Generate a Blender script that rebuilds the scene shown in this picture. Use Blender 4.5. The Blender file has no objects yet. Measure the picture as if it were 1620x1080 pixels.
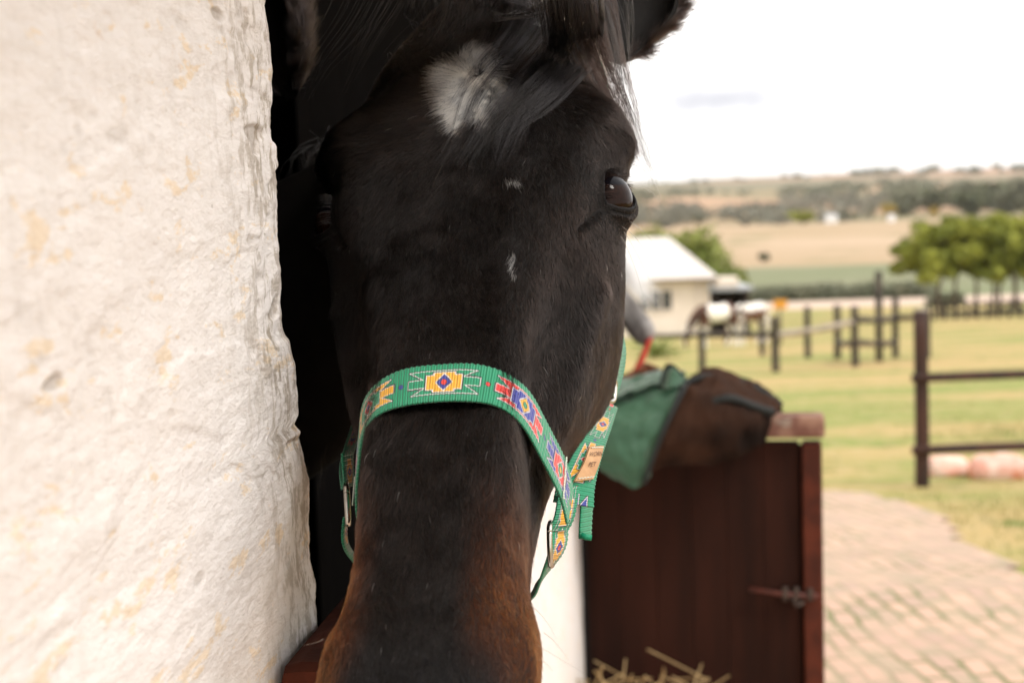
import bpy, bmesh, math, random
import numpy as np
from mathutils import Vector, Matrix
from mathutils.bvhtree import BVHTree
random.seed(7); RNG = np.random.default_rng(11)
S = bpy.context.scene; COL = S.collection
rad = math.radians

# ------------------------------------------------------------ camera
FPX = 2250.0
PITCH, ROLL = rad(6.05), rad(2.0)
CAM = np.array([0.0, 0.0, 1.65])
cF = np.array([0, math.cos(PITCH), -math.sin(PITCH)])
_R0 = np.array([1.0, 0, 0]); _U0 = np.array([0, math.sin(PITCH), math.cos(PITCH)])
cR = _R0*math.cos(ROLL) - _U0*math.sin(ROLL)
cU = _U0*math.cos(ROLL) + _R0*math.sin(ROLL)
cD = -cU
cam = bpy.data.cameras.new('camera'); camo = bpy.data.objects.new('camera', cam); COL.objects.link(camo)
camo.matrix_world = Matrix([[cR[i], cU[i], -cF[i], CAM[i]] for i in range(3)] + [[0, 0, 0, 1]])
cam.sensor_width = 36; cam.lens = FPX/1620*36; cam.clip_start = 0.02; cam.clip_end = 20000
cam.dof.use_dof = True; cam.dof.focus_distance = 0.95
cam.dof.aperture_fstop = (cam.lens/1000)/0.0070; cam.dof.aperture_blades = 7
S.camera = camo

# ------------------------------------------------------------ world, sun, exposure
SUN_EL, SUN_AZ = rad(52), rad(128)     # azimuth clockwise from +Y: behind the camera to the right
w = bpy.data.worlds.new("World"); S.world = w; w.use_nodes = True
nt = w.node_tree; nt.nodes.clear()
wo = nt.nodes.new('ShaderNodeOutputWorld'); bg = nt.nodes.new('ShaderNodeBackground')
sky = nt.nodes.new('ShaderNodeTexSky'); sky.sky_type = 'NISHITA'; sky.sun_disc = False
sky.sun_elevation = SUN_EL; sky.sun_rotation = SUN_AZ; sky.dust_density = 3.0
tc = nt.nodes.new('ShaderNodeTexCoord'); mp = nt.nodes.new('ShaderNodeMapping')
mp.inputs['Scale'].default_value = (3.0, 3.0, 22.0); mp.inputs['Location'].default_value = (0.35, 0.1, 0.9)
no = nt.nodes.new('ShaderNodeTexNoise'); no.inputs['Scale'].default_value = 2.2; no.inputs['Detail'].default_value = 4
cr = nt.nodes.new('ShaderNodeValToRGB'); cr.color_ramp.elements[0].position = 0.62; cr.color_ramp.elements[1].position = 0.85
cr.color_ramp.elements[0].color = (1, 1, 1, 1); cr.color_ramp.elements[1].color = (0.0, 0.0, 0.0, 1)
m2 = nt.nodes.new('ShaderNodeMix'); m2.data_type = 'RGBA'
m2.inputs[6].default_value = (4.1, 4.35, 5.0, 1); m2.inputs[7].default_value = (9.4, 9.2, 9.0, 1)
m1 = nt.nodes.new('ShaderNodeMix'); m1.data_type = 'RGBA'; m1.inputs[0].default_value = 0.93
L = nt.links.new
L(tc.outputs['Generated'], mp.inputs[0]); L(mp.outputs[0], no.inputs['Vector']); L(no.outputs['Fac'], cr.inputs[0])
L(cr.outputs[0], m2.inputs[0]); L(sky.outputs[0], m1.inputs[6]); L(m2.outputs[2], m1.inputs[7])
prev = m1.outputs[2]
for cpx, cpy, sx_, sz_, k_ in ((1170, 155, 11, 44, .62), (1500, 87, 9, 50, .5), (1100, 160, 18, 80, .35)):   # three thin grey clouds low in the sky
    dv = (cpx-810)/FPX*cR+(cpy-540)/FPX*cD+cF; dv = dv/np.linalg.norm(dv)
    ms = nt.nodes.new('ShaderNodeVectorMath'); ms.operation = 'SUBTRACT'; ms.inputs[1].default_value = tuple(dv)
    ml = nt.nodes.new('ShaderNodeVectorMath'); ml.operation = 'MULTIPLY'; ml.inputs[1].default_value = (sx_, sx_, sz_)
    nn2 = nt.nodes.new('ShaderNodeTexNoise'); nn2.inputs['Scale'].default_value = 30; L(tc.outputs['Generated'], nn2.inputs['Vector'])
    ln = nt.nodes.new('ShaderNodeVectorMath'); ln.operation = 'LENGTH'; ad = nt.nodes.new('ShaderNodeMath'); ad.operation = 'ADD'
    rg = nt.nodes.new('ShaderNodeMapRange'); rg.interpolation_type = 'SMOOTHSTEP'; rg.inputs[1].default_value = 1.5; rg.inputs[2].default_value = .5; rg.inputs[4].default_value = k_
    L(tc.outputs['Generated'], ms.inputs[0]); L(ms.outputs[0], ml.inputs[0]); L(ml.outputs[0], ln.inputs[0]); L(ln.outputs['Value'], ad.inputs[0]); L(nn2.outputs['Fac'], ad.inputs[1]); L(ad.outputs[0], rg.inputs[0])
    mc = nt.nodes.new('ShaderNodeMix'); mc.data_type = 'RGBA'; mc.inputs[7].default_value = (2.0, 2.2, 2.9, 1); L(rg.outputs[0], mc.inputs[0]); L(prev, mc.inputs[6]); prev = mc.outputs[2]
L(prev, bg.inputs[0]); L(bg.outputs[0], wo.inputs[0]); bg.inputs[1].default_value = 0.10
sl = bpy.data.lights.new('sun', 'SUN'); sl.energy = 1.2; sl.angle = rad(14); sl.color = (1, .95, .88)
so = bpy.data.objects.new('sun', sl); COL.objects.link(so)
so.rotation_euler = (math.pi/2-SUN_EL, 0, -SUN_AZ+math.pi)
S.view_settings.view_transform = 'Standard'; S.view_settings.look = 'None'
S.view_settings.exposure = 1.0; S.view_settings.gamma = 1
S.render.film_transparent = False
S.cycles.max_bounces = 6; S.cycles.diffuse_bounces = 3; S.cycles.glossy_bounces = 3; S.cycles.transparent_max_bounces = 8

# ------------------------------------------------------------ helpers
def W(px, py, d):
    """world point seen at photo pixel (1620x1080) at depth d metres from the camera"""
    return CAM + d*((px-810)/FPX*cR + (py-540)/FPX*cD + cF)
def proj(P):
    q = np.asarray(P, float)-CAM; z = q@cF
    return np.stack([810+FPX*(q@cR)/z, 540+FPX*(q@cD)/z, z], -1)
def norm(v): v = np.asarray(v, float); return v/np.maximum(np.linalg.norm(v, axis=-1, keepdims=True), 1e-12)
def sst(a, b, x): t = np.clip((np.asarray(x, float)-a)/(b-a), 0, 1); return t*t*(3-2*t)
def spline(x, Y, xq):
    """natural cubic spline through (x,Y[n,...]) evaluated at xq"""
    x = np.asarray(x, float); Y = np.asarray(Y, float); n = len(x); h = np.diff(x)
    A = np.zeros((n, n)); A[0, 0] = A[-1, -1] = 1; B = np.zeros_like(Y)
    for i in range(1, n-1):
        A[i, i-1] = h[i-1]; A[i, i] = 2*(h[i-1]+h[i]); A[i, i+1] = h[i]
        B[i] = 6*((Y[i+1]-Y[i])/h[i]-(Y[i]-Y[i-1])/h[i-1])
    M = np.linalg.solve(A, B.reshape(n, -1)).reshape(Y.shape)
    xq = np.asarray(xq, float); k = np.clip(np.searchsorted(x, xq)-1, 0, n-2)
    sh = (-1,)+(1,)*(Y.ndim-1)
    t0 = (x[k+1]-xq).reshape(sh); t1 = (xq-x[k]).reshape(sh); hk = h[k].reshape(sh)
    return M[k]*t0**3/(6*hk)+M[k+1]*t1**3/(6*hk)+(Y[k]/hk-M[k]*hk/6)*t0+(Y[k+1]/hk-M[k+1]*hk/6)*t1
_perm = np.random.default_rng(3).random((64, 64, 64))
def vnoise(p):
    p = np.asarray(p, float); i = np.floor(p).astype(int); f = p-i; f = f*f*(3-2*f); i &= 63; j = (i+1) & 63
    g = lambda a, b, c: _perm[a, b, c]
    x0, y0, z0 = i[..., 0], i[..., 1], i[..., 2]; x1, y1, z1 = j[..., 0], j[..., 1], j[..., 2]
    fx, fy, fz = f[..., 0], f[..., 1], f[..., 2]
    a = g(x0, y0, z0)*(1-fx)+g(x1, y0, z0)*fx; b = g(x0, y1, z0)*(1-fx)+g(x1, y1, z0)*fx
    c = g(x0, y0, z1)*(1-fx)+g(x1, y0, z1)*fx; d = g(x0, y1, z1)*(1-fx)+g(x1, y1, z1)*fx
    return (a*(1-fy)+b*fy)*(1-fz)+(c*(1-fy)+d*fy)*fz - .5
def fbm(p, octv=4, gain=.5):
    p = np.asarray(p, float); s = 0; a = 1
    for k in range(octv): s = s+a*vnoise(p*(2.03**k)+17.3*k); a *= gain
    return s
def link(o, parent=None):
    COL.objects.link(o)
    if parent is not None: o.parent = parent
    return o
def mesh(name, V, F, m, parent=None, smooth=True, cols=None, uv=None):
    me = bpy.data.meshes.new(name)
    V = np.asarray(V, np.float32)
    if parent is not None: V = V-np.array(parent.get('_o', (0, 0, 0)), np.float32)
    me.from_pydata(V.tolist() if len(V) < 2000 else V, [], F.tolist() if isinstance(F, np.ndarray) else F)
    me.update()
    if smooth: me.polygons.foreach_set('use_smooth', [True]*len(me.polygons))
    if cols is not None:
        a = me.color_attributes.new('Col', 'FLOAT_COLOR', 'POINT')
        c = np.ones((len(V), 4), np.float32); c[:, :3] = cols; a.data.foreach_set('color', c.ravel())
    if uv is not None:
        a = me.attributes.new('st', 'FLOAT_VECTOR', 'POINT')
        c = np.zeros((len(V), 3), np.float32); c[:, :uv.shape[1]] = uv; a.data.foreach_set('vector', c.ravel())
    for mm in (m if isinstance(m, (list, tuple)) else [m]): me.materials.append(mm)
    o = bpy.data.objects.new(name, me)
    if parent is not None: o['_o'] = list(parent.get('_o', (0, 0, 0)))
    return link(o, parent)
def grid_faces(nr, nc, wrap=False, off=0):
    r = np.arange(nr-1)[:, None]; c = np.arange(nc if wrap else nc-1)[None, :]; c2 = (c+1) % nc
    return np.stack([r*nc+c, r*nc+c2, (r+1)*nc+c2, (r+1)*nc+c], -1).reshape(-1, 4)+off
def empty(name, loc, label=None, cat=None, group=None):
    o = bpy.data.objects.new(name, None); COL.objects.link(o); o.location = loc
    o['_o'] = [float(x) for x in loc]
    if label: tag(o, label, cat, group)
    return o
def tag(o, label=None, cat=None, group=None, kind=None):
    if label: o['label'] = label
    if cat: o['category'] = cat
    if group: o['group'] = group
    if kind: o['kind'] = kind
    return o
class MB:
    """collects shapes into one mesh"""
    def __init__(s): s.V = []; s.F = []; s.n = 0
    def add(s, V, F):
        V = np.asarray(V, float).reshape(-1, 3)
        s.V.append(V); s.F += [[int(i)+s.n for i in f] for f in F]; s.n += len(V)
    def box(s, c, sz, R=None, bev=0.0):
        c = np.asarray(c, float); h = np.asarray(sz, float)/2; b = min(bev, *(h*.9)) if bev else 0
        if not b:
            v = np.array([[x, y, z] for x in (-1, 1) for y in (-1, 1) for z in (-1, 1)])*h
            f = [(0, 1, 3, 2), (4, 6, 7, 5), (0, 4, 5, 1), (2, 3, 7, 6), (0, 2, 6, 4), (1, 5, 7, 3)]
        else:
            bm = bmesh.new(); bmesh.ops.create_cube(bm, size=1)
            for q in bm.verts: q.co = Vector((q.co.x*2*h[0], q.co.y*2*h[1], q.co.z*2*h[2]))
            bmesh.ops.bevel(bm, geom=bm.edges[:], offset=b, segments=2, affect='EDGES', profile=.6)
            bm.verts.index_update(); v = np.array([q.co[:] for q in bm.verts]); f = [[q.index for q in t.verts] for t in bm.faces]; bm.free()
        if R is not None: v = v@np.asarray(R, float).T
        s.add(v+c, f); return s
    def bar(s, a, b, wx, wz, bev=0.0, up=(0, 0, 1)):
        a = np.asarray(a, float); b = np.asarray(b, float); d = b-a; Ln = np.linalg.norm(d); x = d/Ln
        up = np.asarray(up, float)
        if abs(x@up) > .95: up = np.array([0, 1., 0])
        y = norm(np.cross(up, x)); z = np.cross(x, y)
        return s.box((a+b)/2, (Ln, wx, wz), np.stack([x, y, z], 1), bev)
    def tube(s, P, r, n=10, cap=True, flat=None):
        P = np.asarray(P, float); m = len(P); r = np.broadcast_to(np.asarray(r, float).reshape(-1, 1) if np.ndim(r) < 2 else r, (m, 2 if np.ndim(r) == 2 else 1))
        T = norm(np.gradient(P, axis=0)); a = np.array([0, 0, 1.]) if abs(T[0][2]) < .9 else np.array([0, 1., 0])
        rings = []
        u = norm(np.cross(a, T[0])) if flat is None else np.asarray(flat, float)
        for i in range(m):
            u = norm(u-T[i]*(u@T[i])); v = np.cross(T[i], u)
            t = np.linspace(0, 2*np.pi, n, endpoint=False)
            ru, rv = (r[i][0], r[i][-1])
            rings.append(P[i]+np.cos(t)[:, None]*u*ru+np.sin(t)[:, None]*v*rv)
        V = np.concatenate(rings); F = grid_faces(m, n, True).tolist()
        if cap: F += [list(range(n))[::-1], [(m-1)*n+k for k in range(n)]]
        s.add(V, F); return s
    def build(s, name, m, parent=None, smooth=False):
        o = mesh(name, np.concatenate(s.V), s.F, m, parent, smooth)
        return o
def resamp(P, n):
    P = np.asarray(P, float); d = np.r_[0, np.cumsum(np.linalg.norm(np.diff(P, axis=0), axis=1))]
    return spline(d, P, np.linspace(0, d[-1], n))

# ------------------------------------------------------------ materials
def mat(name, c1, c2=None, rough=.7, scale=10, detail=5, lo=.35, hi=.65, bump=0, bscale=None, stretch=(1, 1, 1),
        spec=.3, metal=0, attr=None, sheen=0, dist=.01, coord='Object', c3=None, s3=3, lo3=.5, hi3=.6, coat=0):
    m = bpy.data.materials.new(name); m.use_nodes = True; t = m.node_tree; N = t.nodes; b = N['Principled BSDF']; K = t.links.new
    b.inputs['Roughness'].default_value = rough; b.inputs['Metallic'].default_value = metal
    b.inputs['Specular IOR Level'].default_value = spec; b.inputs['Sheen Weight'].default_value = sheen
    b.inputs['Coat Weight'].default_value = coat
    b.inputs['Base Color'].default_value = (*c1, 1)
    c = N.new('ShaderNodeTexCoord'); p = N.new('ShaderNodeMapping'); p.inputs['Scale'].default_value = stretch; K(c.outputs[coord], p.inputs[0])
    def noise(sc, det=detail):
        q = N.new('ShaderNodeTexNoise'); q.inputs['Scale'].default_value = sc; q.inputs['Detail'].default_value = det
        q.inputs['Roughness'].default_value = .6; K(p.outputs[0], q.inputs['Vector']); return q
    def ramp(src, a, bb):
        r = N.new('ShaderNodeMapRange'); r.interpolation_type = 'SMOOTHSTEP'; r.inputs[1].default_value = a; r.inputs[2].default_value = bb; K(src, r.inputs[0]); return r.outputs[0]
    out = None
    if attr:
        a = N.new('ShaderNodeAttribute'); a.attribute_name = attr; out = a.outputs['Color']
        if c2 is not None:
            mx = N.new('ShaderNodeMix'); mx.data_type = 'RGBA'; mx.blend_type = 'MULTIPLY'; mx.inputs[7].default_value = (*c2, 1)
            K(ramp(noise(scale).outputs['Fac'], lo, hi), mx.inputs[0]); K(out, mx.inputs[6]); out = mx.outputs[2]
    elif c2 is not None:
        mx = N.new('ShaderNodeMix'); mx.data_type = 'RGBA'; mx.inputs[6].default_value = (*c1, 1); mx.inputs[7].default_value = (*c2, 1)
        K(ramp(noise(scale).outputs['Fac'], lo, hi), mx.inputs[0]); out = mx.outputs[2]
    if c3 is not None:
        mx = N.new('ShaderNodeMix'); mx.data_type = 'RGBA'; mx.inputs[7].default_value = (*c3, 1)
        K(ramp(noise(s3).outputs['Fac'], lo3, hi3), mx.inputs[0]); K(out, mx.inputs[6]); out = mx.outputs[2]
    if out is not None: K(out, b.inputs['Base Color'])
    if bump:
        bb = N.new('ShaderNodeBump'); bb.inputs['Strength'].default_value = bump; bb.inputs['Distance'].default_value = dist
        K(noise(bscale or scale*3, 6).outputs['Fac'], bb.inputs['Height']); K(bb.outputs[0], b.inputs['Normal'])
    return m
# ============================================================ HORSE HEAD
def make_frame(o, alpha, yaw, roll):
    F2 = cF*math.cos(yaw)+cR*math.sin(yaw); R2 = cR*math.cos(yaw)-cF*math.sin(yaw)
    R3 = R2*math.cos(roll)-cD*math.sin(roll); D3 = cD*math.cos(roll)+R2*math.sin(roll)
    v = math.cos(alpha)*D3-math.sin(alpha)*F2; n = -math.cos(alpha)*F2-math.sin(alpha)*D3
    return np.asarray(o, float), np.stack([R3, v, n], 0)      # rows: u, v, w axes
STV = np.array([-.33, -.27, -.22, -.16, -.10, -.05, 0, .05, .10, .15, .20, .26, .31, .36, .40, .425])
STC = np.array([
 [(0,-.050),(.020,-.056),(.036,-.080),(.048,-.105),(.052,-.125),(.050,-.15),(.042,-.18),(.025,-.205),(0,-.215)],
 [(0,-.020),(.028,-.025),(.052,-.044),(.068,-.080),(.072,-.11),(.068,-.14),(.060,-.18),(.038,-.22),(0,-.235)],
 [(0,-.012),(.034,-.016),(.063,-.029),(.082,-.056),(.086,-.095),(.080,-.13),(.070,-.18),(.045,-.225),(0,-.245)],
 [(0,.002),(.040,-.001),(.074,-.014),(.099,-.042),(.100,-.085),(.089,-.13),(.076,-.18),(.050,-.23),(0,-.255)],
 [(0,.006),(.046,.003),(.086,-.008),(.113,-.034),(.108,-.075),(.096,-.12),(.082,-.18),(.050,-.24),(0,-.265)],
 [(0,.004),(.048,0),(.088,-.010),(.119,-.034),(.114,-.070),(.102,-.12),(.088,-.19),(.055,-.25),(0,-.275)],
 [(0,0),(.046,-.003),(.079,-.014),(.104,-.040),(.109,-.075),(.104,-.12),(.091,-.19),(.058,-.25),(0,-.27)],
 [(0,-.002),(.042,-.005),(.066,-.016),(.085,-.040),(.099,-.075),(.100,-.12),(.088,-.18),(.055,-.235),(0,-.25)],
 [(0,-.003),(.040,-.006),(.057,-.018),(.069,-.042),(.085,-.072),(.087,-.11),(.075,-.16),(.046,-.20),(0,-.21)],
 [(0,-.003),(.039,-.007),(.051,-.020),(.057,-.045),(.070,-.070),(.070,-.10),(.057,-.135),(.035,-.16),(0,-.165)],
 [(0,-.002),(.038,-.007),(.049,-.022),(.052,-.045),(.056,-.070),(.055,-.095),(.045,-.12),(.03,-.135),(0,-.138)],
 [(0,-.002),(.037,-.008),(.047,-.023),(.050,-.045),(.050,-.070),(.046,-.09),(.038,-.108),(.025,-.12),(0,-.122)],
 [(0,-.004),(.036,-.010),(.048,-.026),(.054,-.048),(.051,-.070),(.046,-.09),(.037,-.105),(.024,-.114),(0,-.116)],
 [(0,-.005),(.037,-.011),(.055,-.026),(.064,-.048),(.058,-.070),(.048,-.09),(.037,-.105),(.023,-.115),(0,-.118)],
 [(0,-.020),(.032,-.025),(.048,-.038),(.055,-.056),(.050,-.073),(.041,-.09),(.031,-.10),(.019,-.108),(0,-.11)],
 [(0,-.045),(.018,-.048),(.027,-.054),(.030,-.062),(.028,-.070),(.024,-.08),(.018,-.087),(.010,-.090),(0,-.091)]])
EYE = np.array([.0960, -.026, -.050]); ER = .0235
EAX = norm(np.array([.80, -.03, .60])); ET1 = norm(np.array([-.30, .86, .40])); ET1 = norm(ET1-EAX*(ET1@EAX)); ET2 = np.cross(EAX, ET1)
def head_points(nv, nt, vlist=None, tlist=None, detail=True):
    vq = np.linspace(STV[0], STV[-1], nv) if vlist is None else vlist
    C = spline(STV, STC, vq)                                   # nv,9,2
    ring = np.concatenate([C, (C[:, 1:8]*np.array([-1, 1]))[:, ::-1]], 1)   # 16 pts
    pad = np.concatenate([ring[:, -3:], ring, ring[:, :4]], 1).transpose(1, 0, 2)
    tq = np.linspace(0, 16, nt, endpoint=False) if tlist is None else tlist
    R = spline(np.arange(-3, 20), pad, tq).transpose(1, 0, 2)  # nv,nt,2
    P = np.empty(R.shape[:2]+(3,)); P[..., 0] = R[..., 0]; P[..., 1] = vq[:, None]; P[..., 2] = R[..., 1]
    # bulge the ends closed
    P[..., 1] += (-(P[..., 2]+.13)**2*1.2*(sst(.3, .42, P[..., 1])))*0
    if not detail: return P
    au = np.abs(P[..., 0]); Q = np.stack([au, P[..., 1], P[..., 2]], -1)
    dr = np.gradient(P, axis=1); dv = np.gradient(P, axis=0); N = norm(np.cross(dv, dr)); 
    if (N[len(N)//2, 0]@np.array([0, 0, 1])) < 0: N = -N
    D = np.zeros(P.shape[:2])
    def g(c, s, a): 
        nonlocal D
        D += a*np.exp(-(((Q-np.array(c))/np.array(s))**2).sum(-1)/2)
    def seg(p0, p1, s, a):
        nonlocal D
        p0 = np.array(p0); p1 = np.array(p1); d = p1-p0; t = np.clip(((Q-p0)@d)/(d@d), 0, 1)
        r = np.linalg.norm(Q-(p0+t[..., None]*d), axis=-1); D += a*np.exp(-(r/s)**2/2)
    seg((.100, -.092, -.022), (.118, -.074, -.052), .013, .0040)     # brow above the orbit
    seg((.090, -.062, -.016), (.096, -.085, -.018), .012, .0035)
    g((.078, -.150, -.024), (.020, .024, .03), -.010)               # hollow above the eye
    g((.098, -.150, -.066), (.020, .020, .02), .0035)
    seg((.086, .052, -.062), (.060, .150, -.074), .0075, .0095)      # facial crest
    seg((.070, .055, -.034), (.053, .150, -.044), .011, -.0052)
    seg((.086, .035, -.050), (.075, .060, -.040), .006, .0016)
    seg((.088, .03, -.085), (.070, .13, -.10), .018, .003)
    seg((.038, -.02, 0), (.036, .24, -.008), .007, .0022)            # edge of the nasal bones
    seg((0, .10, 0), (0, .30, 0), .012, -.0012)
    seg((.062, .10, -.052), (.048, .21, -.04), .0030, .0019)         # veins
    seg((.075, .075, -.050), (.055, .13, -.030), .0028, .0018)
    seg((.052, .20, -.055), (.050, .29, -.062), .010, -.002)
    g((.060, .372, -.050), (.010, .016, .012), -.010)                # nostril
    seg((.048, .345, -.030), (.062, .375, -.034), .008, .005)
    g((0, -.12, .0), (.03, .03, .03), .0015)
    D += .0009*fbm(Q*38, 3)+.0018*fbm(Q*14+5, 2)
    P = P+N*D[..., None]
    # the eye: skin draped over the ball, opened along the lids, both sides
    for sgn in (1, -1):
        q = P*np.array([sgn, 1, 1])-EYE; r = np.linalg.norm(q, axis=-1); dr_ = q/np.maximum(r, 1e-9)[..., None]
        ang = np.arccos(np.clip(dr_@EAX, -1, 1))
        a1 = np.arctan2(dr_@ET1, dr_@EAX); a2 = np.arctan2(dr_@ET2, dr_@EAX)
        rho = lid_rho(a1, a2)
        near = (ang < 1.75) & (r < .06)
        t = ER+.0026+.0016*np.exp(-((rho-1.42)/.12)**2)-.0010*np.exp(-((rho-1.25)/.06)**2)+.0022*np.exp(-((rho-1.75)/.16)**2)*(a2*UPS > 0)-.0012*np.exp(-((rho-1.58)/.06)**2)*(a2*UPS > 0)
        k = .006; h = np.clip(.5+.5*(t-r)/k, 0, 1); rs = r*(1-h)+t*h+k*h*(1-h)
        fade = 1-sst(1.25, 1.75, ang)
        rn = r*(1-fade)+rs*fade
        # pull far-out skin down to the ball close to the lids
        pull = np.exp(-(np.maximum(rho-1, 0)/.38)**2)*(ang < 1.7)
        rn = rn*(1-pull)+np.minimum(rn, t)*pull
        rn = np.where(rho < 1.0, ER-.0050, rn)
        newp = (EYE+dr_*rn[..., None])*np.array([sgn, 1, 1])
        P = np.where(near[..., None], newp, P)
    return P
UPS = None
def lid_rho(a1, a2):
    # almond opening: half length 46 deg, upper 33, lower 27
    a = 1.08; up = a2*UPS > 0; b = np.where(up, .74, .68)
    x = np.clip(np.abs(a1/a), 0, 5)
    return np.sqrt(x**2+(a2/b)**2)+.10*np.exp(-((x-1)/.3)**2)
# which side of ET2 is the upper lid (towards the poll/outward)
UPS = 1.0 if ET2[1] < 0 else -1.0
def dense(lo, hi, n, c, wdt, k):
    x = np.linspace(lo, hi, 4000); d = 1+k*sum(np.exp(-((x-cc)/wdt)**2) for cc in c); cum = np.r_[0, np.cumsum(d[:-1])]; cum /= cum[-1]
    return np.interp(np.linspace(0, 1, n), cum, x)

O_HEAD, FR = make_frame(W(724, 299, 1.0), rad(42), rad(8), rad(4.3))
def to_world(P, fr=None): 
    o, M = (O_HEAD, FR) if fr is None else fr
    return np.asarray(P)@M+o
def to_local(P, fr=None):
    o, M = (O_HEAD, FR) if fr is None else fr
    return (np.asarray(P)-o)@M.T
vl = dense(STV[0], STV[-1], 620, [EYE[1]], .035, 5)
tl = dense(0, 16, 760, [2.9, 13.1], .45, 4)[:-1]
HP = head_points(0, 0, vl, tl)
HEADV = to_world(HP.reshape(-1, 3)); NV, NT = HP.shape[:2]
HEADF = grid_faces(NV, NT, True)
HORSE = empty('horse', (-1.3, 1.5, 0.02), 'black horse with a white forehead star leaning its head out of the nearest doorway', 'horse')
def tubeb(mb, P, R, n=28, k=40):
    P = resamp(P, k); d = np.linspace(0, 1, len(R)); mb.tube(P, spline(d, np.asarray(R, float), np.linspace(0, 1, k)), n, flat=(0, 1, 0))
m_skin = mat('horse_skin', (.012, .009, .008), (.020, .014, .012), rough=.6, scale=60, bump=.3, bscale=300, dist=.001, spec=.25)
m_dark = mat('black_coat', (.007, .0055, .005), (.6, .6, .6), attr='Col', rough=.7, scale=30, bump=.25, bscale=400, dist=.002, sheen=.0, spec=.15)
star0 = [(684, 122), (694, 104), (712, 102), (722, 98), (729, 80), (741, 73), (757, 80), (768, 78), (766, 96), (780, 118), (808, 140), (812, 152), (806, 168), (790, 172), (777, 180), (776, 200), (766, 204), (748, 186), (737, 196), (727, 214), (716, 206), (706, 196), (696, 176), (694, 152), (700, 140)]
bd = MB(); bd.add(HEADV, [])
bd.F = HEADF.tolist()
hc = to_world([0, -.13, -.125]); 
tubeb(bd, [hc, to_world([0, -.10, -.20])+np.array([-.10, .0, .02]), (-.42, 1.42, 1.42), (-.72, 1.50, 1.27), (-1.0, 1.5, 1.20), (-1.5, 1.5, 1.17), (-2.1, 1.5, 1.22), (-2.35, 1.5, 1.16), (-2.42, 1.5, 1.12)],
      [(.060, .09), (.085, .135), (.11, .19), (.18, .27), (.26, .33), (.30, .33), (.27, .31), (.15, .2), (.03, .04)], 32, 60)
for X, y0 in ((-.86, 1.36), (-.86, 1.64), (-2.05, 1.35), (-2.05, 1.65)):
    hb = X < -1.5
    tubeb(bd, [(X, y0, 1.05), (X+(.02 if not hb else .05), y0, .78), (X-(.0 if not hb else .10), y0, .52), (X-(0 if not hb else .06), y0, .30), (X, y0, .14), (X+.04, y0, .075), (X+.06, y0, .02)],
          [(.10, .14), (.075, .10), (.042, .055), (.032, .036), (.036, .038), (.05, .055), (.06, .065)], 18, 30)
# ears: curled shells
def ear(base, tip, open_dir, wid, sgn=1):
    base = np.asarray(base); tip = np.asarray(tip); ax = norm(tip-base); Ln = np.linalg.norm(tip-base)
    od = norm(open_dir-ax*(np.asarray(open_dir)@ax)); sd = np.cross(ax, od)
    k, n = 26, 22; V = []
    for i in range(k):
        t = i/(k-1); wd = wid*1.02*min(1, .16+4.0*t-4.0*t*t*(t < .5))*(1-t**5)**.6*(1-.25*t)
        c = base+ax*Ln*t+od*.012*math.sin(t*2.2)
        span = 2.2-.9*t
        for j in range(n):
            a = -span+2*span*j/(n-1)
            V.append(c+sd*wd*math.sin(a)*(1 if abs(a) < 1.57 else 1)-od*wd*.62*math.cos(a)*1.0)
    V = np.array(V).reshape(k, n, 3)
    cen = V.mean(1, keepdims=True); IN = cen+(V-cen)*.90+od*.002
    F = np.concatenate([grid_faces(k, n), grid_faces(k, n, off=k*n)[:, ::-1]]).tolist()
    for i in range(k-1):
        for j, fl in ((0, 0), (n-1, 1)):
            q = [i*n+j, (i+1)*n+j, k*n+(i+1)*n+j, k*n+i*n+j]; F.append(q if fl else q[::-1])
    return V, np.concatenate([V.reshape(-1, 3), IN.reshape(-1, 3)]), F
EARS = []
for b_, t_ in (((972, 96, 1.17), (1035, -235, 1.22)), ((462, 150, 1.24), (370, -130, 1.34))):
    sg = 1 if b_[0] > 800 else -1
    ev, vv, ff = ear(W(*b_), W(*t_), -cF*.8+cR*.5*sg, .047)
    EARS.append(ev); bd.add(vv, ff)
BODY = bd.build('body', m_dark, HORSE, True)
def inpoly(x, y, poly):
    c = np.zeros(np.shape(x), bool); n = len(poly)
    for i in range(n):
        x0, y0 = poly[i]; x1, y1 = poly[(i+1) % n]
        hit = ((y0 > y) != (y1 > y)); xi = (x1-x0)*(y-y0)/((y1-y0) or 1e-9)+x0
        c ^= hit & (x < xi)
    return c
_c = np.tile(np.array([.008, .0065, .0058, 1], np.float32), (len(BODY.data.vertices), 1)); _p = proj(HEADV)
_c[:len(HEADV)][inpoly(_p[:, 0]+RNG.normal(0, 3, len(_p)), _p[:, 1]+RNG.normal(0, 4, len(_p)), star0) & (_p[:, 2] < 1.2) & (fbm(HEADV*160, 3) > -.06)] = (.70, .66, .60, 1)
_l = to_local(HEADV); _b = sst(.225, .345, _l[:, 1])*sst(.020, .048, np.abs(_l[:, 0]+.004))*(1-sst(.325, .385, _l[:, 1]-.5*np.abs(_l[:, 0])))*np.clip(.55+1.1*fbm(HEADV*26, 3), 0, 1)
_c[:len(HEADV), :3] += _b[:, None]*np.array([.040, .011, .003])
BODY.data.color_attributes.new('Col', 'FLOAT_COLOR', 'POINT').data.foreach_set('color', _c.ravel())

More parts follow.
